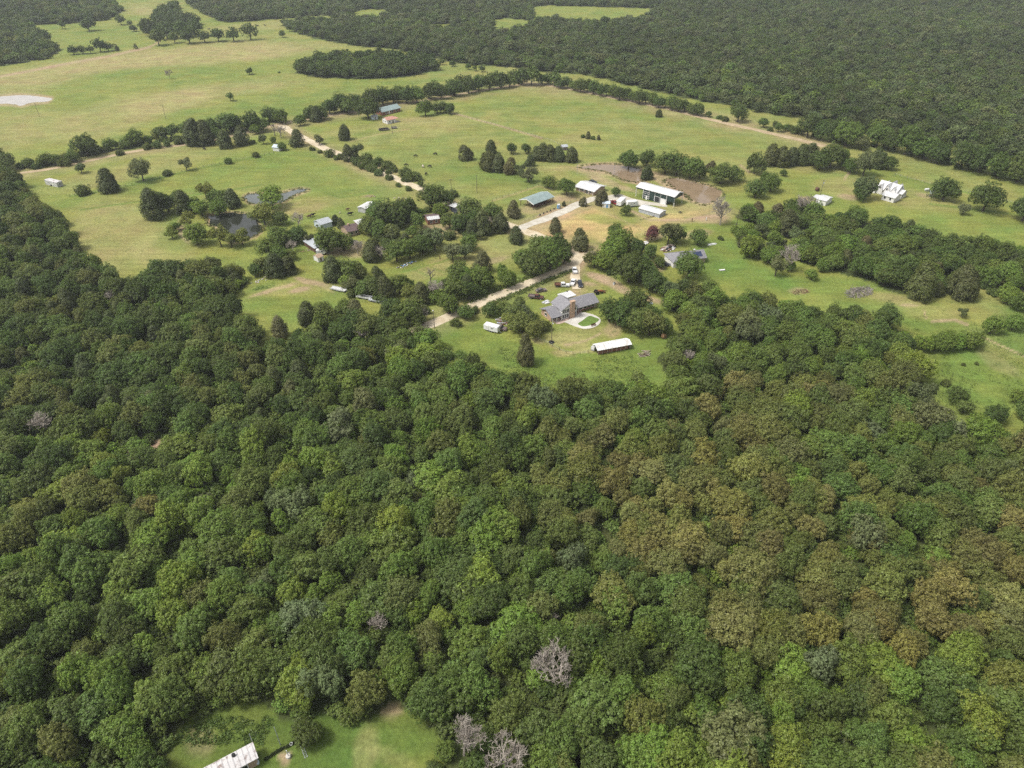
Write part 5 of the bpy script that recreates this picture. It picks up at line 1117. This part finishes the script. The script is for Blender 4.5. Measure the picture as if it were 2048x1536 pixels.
def beast(name, label, cat, group, px, py, ang, m, kind, s=1.0):
    if (m, kind) not in BM: BM[m, kind] = beast_mesh(name, m, kind)
    o = bpy.data.objects.new(name, BM[m, kind]); COL.objects.link(o); o.location = at(px, py); o.rotation_euler = (0,0,ang); o.scale = (s,s,s); return tag(o, label, cat, group)
for px, py, a in ((831,314,.3),(871,310,3.0),(812,332,.1),(860,335,2.8),(852,350,1.2)): beast('horse', 'dark horse grazing in the green pasture beside the lone pointed cedar', 'horse', 'dark horses grazing in the pasture', px, py, a, 'hide_black', 'graze', 1.1)
beast('horse', 'pale horse grazing among the dark horses', 'horse', None, 846,335,2.0,'hide_pale','graze',1.1)
for px, py, a in ((418,60,.2),(480,59,3),(516,53,1),(530,52,2.6),(468,61,.4)): beast('cow', 'dark cow in the far left pasture', 'cow', 'cattle in the far left pasture', px, py, a, 'hide_black', 'cow', 1.15)
beast('cow', 'black cow near the western hedgerow', 'cow', None, 409,300,-.5,'hide_black','cow',1.1)
beast('cow', 'brown cow beside a black cow near the grey pond', 'cow', None, 619,436,.3,'hide_brown','cow',1.15); beast('cow', 'black cow beside a brown cow near the grey pond', 'cow', None, 625,433,.5,'hide_black','cow',1.15)
beast('cow', 'black cow standing at the pen behind the blue shed', 'cow', None, 700,431,.4,'hide_black','cow',1.25); beast('cow', 'brown cow lying in the field behind the pen', 'cow', None, 695,421,.2,'hide_brown','cow',.9)
for px, py, a in ((789,398,.2),(798,397,2),(806,398,.8),(813,399,2.9),(680,427,1)): beast('goat', 'small white goat in the field behind the homestead', 'goat', 'white goats behind the homestead', px, py, a, 'hide_pale', 'cow', .55)
beast('cow', 'black calf in the muddy yard by the low shed', 'cow', None, 1360,427,-.5,'hide_black','cow',.8)
beast('cow', 'black calf at the edge of the mown garden field', 'cow', None, 1259,471,.3,'hide_black','cow',.8)

# ---------------------------------------------------------------- heaps, bales, fences, small things
def heap(name, label, px, py, rx, ry, n, ln, r, mats, cat='heap', box=False, hgt=.8):
    p = at(px, py); t = thing(name, label, cat, p, R.random()); mbs = [MB() for _ in mats]
    for k in range(n):
        a = R.random()*6.28; d = math.sqrt(R.random()); c = Vector((math.cos(a)*rx*d, math.sin(a)*ry*d, hgt*(1-d)*R.random()+r*1.2)); mb = mbs[k % len(mats)]
        v = Vector((R.gauss(0,1), R.gauss(0,1), R.gauss(0,.25))).normalized()*ln*R.uniform(.4,1)/2
        if c.z-abs(v.z) < 0: c.z = abs(v.z)+.02
        if box: 
            s = R.uniform(.3,.9)*ln/2; mb.box(c.x-s,c.x+s,c.y-s*.7,c.y+s*.7,max(c.z-s*.4,0),c.z+s*.4)
        else: mb.tube(c-v, c+v, r*R.uniform(.6,1.2), r*.6, 4)
    for mb, m in zip(mbs, mats): mb.build({'ash':'burnt_branches','deadwood':'branches','deadwood_dark':'dark_branches'}.get(m, 'scraps'), m, t)
    return t
heap('brush_pile', 'wide flattened heap of grey burnt branches on the eastern lawn', 1718,585, 7.5, 3.6, 260, 3.2, .08, ['ash','deadwood','deadwood_dark'])
heap('brush_pile', 'low reddish brush heap at the edge of the wood, left of the burnt branches', 1600,584, 4.0, 2.0, 80, 2.0, .06, ['wood_brown','dirt'], hgt=.6)
heap('scrap_heap', 'heap of pale broken boards right of the long open shed', 1289,708, 3.0, 1.6, 36, 2.6, .12, ['wood_pale','deadwood','wood_brown'])
heap('junk_heap', 'cluttered junk heap of white and pink scraps under dark trees', 1337,497, 4.5, 2.4, 70, 1.5, .1, ['plastic_white','wood_pale','paint_dark','wood_brown'], box=True, hgt=1.2)
heap('junk_heap', 'smaller junk heap beside the red-leaved tree', 1290,487, 2.6, 1.6, 26, 1.4, .1, ['plastic_white','wood_pale'], box=True)
heap('scrap_heap', 'grey scrap metal heap in the grass under the olive yard trees', 1005,643, 2.6, 3.0, 46, 1.6, .08, ['metal_grey','wood_grey','metal_rust'], box=True, hgt=.7)
heap('bucket_pile', 'scatter of white buckets and stones along the homestead cedars', 535,556, 8.5, 1.6, 40, .7, .1, ['plastic_white','wood_pale'], box=True, hgt=.3)
heap('scrap_heap', 'pale sheet metal scraps beside the shingled house', 1093,605, 1.8, 1.2, 14, 1.6, .05, ['metal_white','metal_grey'], box=True, hgt=.3)
heap('junk_heap', 'dark implements lying along the front of the low shed', 1296,436, 5.0, .7, 30, 1.4, .08, ['metal_rust','paint_dark'], box=False)
heap('rubbish_heap', 'clutter of boxes and scraps under the homestead trees by the garden plot', 812,530, 6.0, 1.0, 36, .9, .1, ['plastic_white','paint_blue','metal_grey','wood_brown'], box=True, hgt=.3)
heap('rubbish_heap', 'pinkish boards beside the long dark shed', 610,502, 2.5, 1.5, 20, 1.8, .08, ['wood_pale','hay'], hgt=.4)
heap('rock_pile', 'low pale rubble patch in the small pasture', 741,393, 3.0, 1.4, 30, .6, .1, ['wood_pale','dirt'], box=True, hgt=.3)
heap('brush_pile', 'rank weedy patch on the homestead lawn', 528,575, 4.5, 1.8, 60, 1.6, .07, ['lawn'], hgt=.5)
p = at(1327,676); t = thing('hay_bale', 'round rusty-brown hay bale at the edge of the oak clump', 'hay bale', p, .6)
MB().lathe([(.1,-.7),(.85,-.7),(.9,-.5),(.9,.5),(.85,.7),(.1,.7)], 20, (0,0,.86), 'y').build('bale', 'hay', t)
p = at(1634,382); t = thing('brush_bale', 'dark brown round brush ball near the utility pole with transformer', 'bale', p, .3)
MB().lathe([(.1,-.8),(1.0,-.8),(1.05,-.5),(1.05,.5),(1.0,.8),(.1,.8)], 18, (0,0,1.0), 'y').build('bale', 'wood_brown', t)
p = at(1853,382); t = thing('water_tank', 'low white tank on the lawn above the picnic shelter', 'tank', p, .1)
MB().lathe([(.1,-1.2),(.5,-1.15),(.6,-.9),(.6,.9),(.5,1.15),(.1,1.2)], 16, (0,0,.95), 'x').build('tank', 'plastic_white', t)
for x in (-.7,.7): MB().box(x-.1,x+.1,-.5,.5,-.02,.42).build('cradle', 'metal_grey', t)
p = at(1117,417); t = thing('portable_toilet', 'blue cabinet with white top beside the pavilion pen', 'cabinet', p, .4)
MB().box(-.6,.6,-.6,.6,0,2.0).build('body', 'paint_blue', t); MB().ext([(-.65,2.0),(.65,2.0),(.5,2.35),(-.5,2.35)], -.65, .65, 'x').build('roof', 'plastic_white', t); opening(t, 'door', 'f', 0, .1, .7, 1.7, -.6, fm='paint_blue', pm='siding_blue')
p = at(1425,489); t = thing('white_boat', 'long white upturned boat on the lawn near the dead tree', 'boat', p, .35)
MB().add([(-2.6,-.5,0),(-2.6,.5,0),(1.2,.6,0),(2.6,0,0.1),(1.2,-.6,0),(-2.5,-.25,.55),(-2.5,.25,.55),(1.0,.3,.55),(1.9,0,.45),(1.0,-.3,.55)], [(0,5,9,4),(4,9,8,3),(3,8,7,2),(2,7,6,1),(1,6,5,0),(5,6,7,8,9),(4,3,2,1,0)]).build('hull', 'plastic_white', t)
p = at(1444,541); t = thing('white_table', 'broken white table lying on the eastern lawn', 'table', p, .2)
MB().box(-1.3,1.3,-.5,.5,.3,.38).build('tabletop', 'plastic_white', t)
for x, y in ((-1,-.3),(1,-.3),(1,.3),(-1,.3)): MB().box(x-.05,x+.05,y-.05,y+.05,-.02,.3).build('leg', 'plastic_white', t)
p = at(484,557); t = thing('wooden_trough', 'small reddish wooden trough below the cedar cluster', 'trough', p, .3)
mb = MB().box(-1.2,1.2,-.45,-.38,.15,.75); mb.box(-1.2,1.2,.38,.45,.15,.75); mb.box(-1.2,-1.1,-.38,.38,.15,.75); mb.box(1.1,1.2,-.38,.38,.15,.75); mb.box(-1.1,1.1,-.38,.38,.15,.22); mb.build('basin', 'wood_pale', t)
for x in (-.9,.9): MB().box(x-.08,x+.08,-.36,.36,-.02,.15).build('leg', 'wood_brown', t)
p = at(577,1514); t = thing('well_head', 'white well post standing in a bare dirt circle in the bottom clearing', 'well', p)
MB().tube((0,0,-.02),(0,0,2.4),.09,.08,8).build('post', 'plastic_white', t); MB().lathe([(.5,0),(.5,.5),(.42,.55)], 14).build('casing', 'concrete', t); MB().tube((0,0,1.6),(.5,.3,1.3),.06).build('spout', 'metal_grey', t)
p = at(583,1490); t = thing('white_bucket', 'white bucket at the end of the dark line in the bottom clearing', 'bucket', p)
MB().lathe([(.22,0),(.3,.55),(.26,.55),(.2,.08)], 14).build('pail', 'plastic_white', t)
p = at(608,1503); t = thing('ladder', 'grey metal ladder lying in the bottom clearing grass', 'ladder', p, math.radians(-58))
for s in (-1,1): MB().box(-1.5,1.5,s*.25-.03,s*.25+.03,.02,.10).build('rail', 'metal_grey', t)
for k in range(8): MB().tube((-1.3+k*.37,-.22,.06),(-1.3+k*.37,.22,.06),.025,.025,5).build('rung', 'metal_grey', t)
p = at(516,1527); t = thing('rain_barrel', 'pale blue barrel at the corner of the rust-streaked cottage', 'barrel', p)
MB().lathe([(.3,0),(.36,.3),(.36,.6),(.3,.95),(.1,.98)], 14).build('drum', 'siding_blue', t)
for px, py, m, lab, h in ((1384,443,'wood_brown','dark post standing alone on the muddy yard',1.6),(1412,441,'plastic_white','white post standing alone on the muddy yard',1.5),(880,518,'wood_brown','brown post at the edge of the garden plot',1.6)):
    p = at(px, py); t = thing('yard_post', lab, 'post', p); MB().box(-.16,.16,-.16,.16,-.02,h).build('shaft', m, t); MB().box(-.22,.22,-.22,.22,h,h+.1).build('cap', m, t)
p = at(1228,566+2); t = thing('water_trough', 'small white trough on the bare strip above the oak clump', 'trough', p, 1.2)
MB().box(-.9,.9,-.35,.35,.05,.6).build('basin', 'plastic_white', t); MB().box(-.8,.8,-.27,.27,.6,.62).build('water_surface', 'water_blue', t)
p = at(1299,609); t = thing('water_trough', 'pale green trough beside the bare strip below the dark trees', 'trough', p, .4)
MB().box(-1.3,1.3,-.6,.6,.0,.6).build('basin', 'siding_blue', t); MB().box(-1.2,1.2,-.5,.5,.6,.62).build('water_surface', 'water_blue', t)
for k, (px, py) in enumerate(((1080,431),(1087,428),(1094,425),(1101,422),(1108,419))):
    p = at(px, py); t = thing('fence_tyre', 'dark tyre standing in the row below the pavilion', 'tyre', p, .5, 'row of tyres below the pavilion')
    MB().lathe([(.22,-.12),(.42,-.12),(.46,0),(.42,.12),(.22,.12),(.2,0),(.22,-.12)], 14, (0,0,.44), 'y').build('rubber_ring', 'rubber', t)

POST = MB().box(-.07,.07,-.07,.07,-.1,1.3).mesh('post', 'pole_wood')
def fence(label, line, step=4.0, wires=(.5,.85,1.2), pm='pole_wood'):
    c = smooth_line([tuple(at(*p)[:2]) for p in line], step); t = thing('wire_fence', label, 'fence', (c[0][0], c[0][1], 0))
    for q in c:
        o = bpy.data.objects.new('post', POST); COL.objects.link(o); o.parent = t; o.location = (q[0]-c[0][0], q[1]-c[0][1], 0)
    for z in wires:
        mb = MB()
        for a, b in zip(c[:-1], c[1:]): mb.tube((a[0]-c[0][0],a[1]-c[0][1],z), (b[0]-c[0][0],b[1]-c[0][1],z), .012, .012, 3, False)
        mb.build('wire', 'metal_grey', t)
fence('wire fence crossing the small western pasture past the round bushes', [(140,393),(239,376),(393,338),(547,307)])
fence('wire fence dividing the horse pasture from the big green field', [(910,229),(1000,253),(1085,277),(1120,290)])
fence('wire fence round the pasture corner behind the pavilion', [(985,402),(1030,388),(1077,372),(1105,382)])
fence('wire fence along the foot of the shingled house yard', [(1075,680),(1105,692),(1132,707),(1160,709),(1188,704)], 3.0)
fence('wire fence across the meadow beyond the white farmhouse', [(1790,350),(1865,370),(1937,386),(2060,415)])
fence('wire fence beside the driveway below the pavilion', [(1050,443),(1090,428),(1130,411),(1160,398)], 3.5)
fence('wire fence between the dirt road and the shingled house', [(990,604),(1040,583),(1090,561),(1140,542)], 3.5)

# weeds and tall grass: nobody could count them
def weeds(name, label, pts, tint, hgt, wid):
    g = np.random.default_rng(len(pts)); P = []; Nn = []
    for x, y in pts:
        k = 16; a = g.random((k,1))*6.28; r = wid*g.random((k,1))
        P.append(np.concatenate([x+np.cos(a)*r, y+np.sin(a)*r, hgt*(.25+.75*g.random((k,1))*(1-r/wid*.6))], 1)); Nn.append(unit(g.normal(size=(k,3))+np.array([0,0,.5])))
    V, Qd = leaves(np.concatenate(P), np.concatenate(Nn), .42, g, .5); o = bpy.data.objects.new(name, np_mesh(name, V, Qd, M['leaf'])); COL.objects.link(o); o['tint'] = tint
    return tag(o, label, 'weeds', None, 'stuff')
def along(line, off, n, wid, st=1.0):
    c = smooth_line([tuple(at(*p)[:2]) for p in line], st); r = []
    for k in range(n):
        i = R.randrange(1, len(c)); d = c[i]-c[i-1]; d /= np.linalg.norm(d)+1e-9; r.append(tuple(c[i] + np.array([-d[1],d[0]])*(off+R.gauss(0,wid))))
    return r
weeds('roadside_weeds', 'dark green weeds fringing the dirt road above the shingled house', along([(985,606),(1040,584),(1090,562),(1142,541)], -.5, 420, .8), (.15,.19,.05), .6, .6)
weeds('roadside_weeds', 'green weeds on the far verge of the dirt road', along([(900,628),(960,600),(1020,574),(1080,550)], 1.5, 260, 1.0), (.15,.19,.05), .6, .6)
q = hexpts(80, 260, 175, 330, 3.4); a_, b_ = to_px(q[:,0], q[:,1]); rough = [(1800,640),(1900,620),(2000,630),(2060,610),(2060,850),(1960,850),(1850,830),(1862,790),(1830,730)]
ok = inside(a_, b_, rough); q = q[ok]; q = q[fbm(q[:,0], q[:,1], 18, 9) > .47]
weeds('meadow_weeds', 'tall rank weeds covering the rough eastern meadow', [tuple(v) for v in q], (.14,.19,.042), .8, 1.5)
q = hexpts(-40, 80, 165, 260, 2.0); a_, b_ = to_px(q[:,0], q[:,1]); low = [(900,690),(1000,690),(1100,712),(1190,712),(1330,712),(1345,790),(1200,780),(1100,800),(1000,750)]
ok = inside(a_, b_, low); q = q[ok]; q = q[fbm(q[:,0], q[:,1], 12, 19) > .50]
weeds('clearing_weeds', 'weeds in the damp grass of the lower clearing', [tuple(v) for v in q], (.14,.20,.05), .35, 1.5)
q = at(500,1520); weeds('cottage_weeds', 'weeds growing behind the rust-streaked cottage', [(q[0]-R.uniform(-2,16), q[1]+R.uniform(3,8.5)) for _ in range(160)], (.11,.165,.04), .45, .9)
weeds('hedge_line', 'thin dark line crossing the bottom clearing', along([(530,1520),(543,1511),(555,1503),(565,1498),(575,1493),(592,1484)], 0, 150, .10, .2), (.06,.08,.03), .25, .22)  # a dark line on the ground, drawn with low dark-tinted leaf sprays

for (mt, lab, poly), nn in zip(PONDS[1:], ('the grey pond','the dark pond','the brown pond with the pale tail','the brown pond behind the green building')):
    weeds('pond_reeds', 'rank reeds and weeds fringing ' + nn, along(poly + [poly[0]], .9, 170, .7), (.15,.17,.05), .6, .7)
HAZE = 0.00011

# ---------------------------------------------------------------- summer haze
hz = MB().box(-5600, 5600, -330, 3100, -1, 142).build('haze', 'dirt'); hz.data.materials.clear(); tag(hz, kind='stuff')
hm = bpy.data.materials.new('haze'); hm.use_nodes = True; hn = hm.node_tree.nodes; hn.remove(hn['Principled BSDF'])
pv = hn.new('ShaderNodeVolumePrincipled'); pv.inputs['Color'].default_value = (.90,.95,1.0,1); pv.inputs['Density'].default_value = HAZE; pv.inputs['Anisotropy'].default_value = .2
hm.node_tree.links.new(pv.outputs[0], hn['Material Output'].inputs['Volume']); hz.data.materials.append(hm)
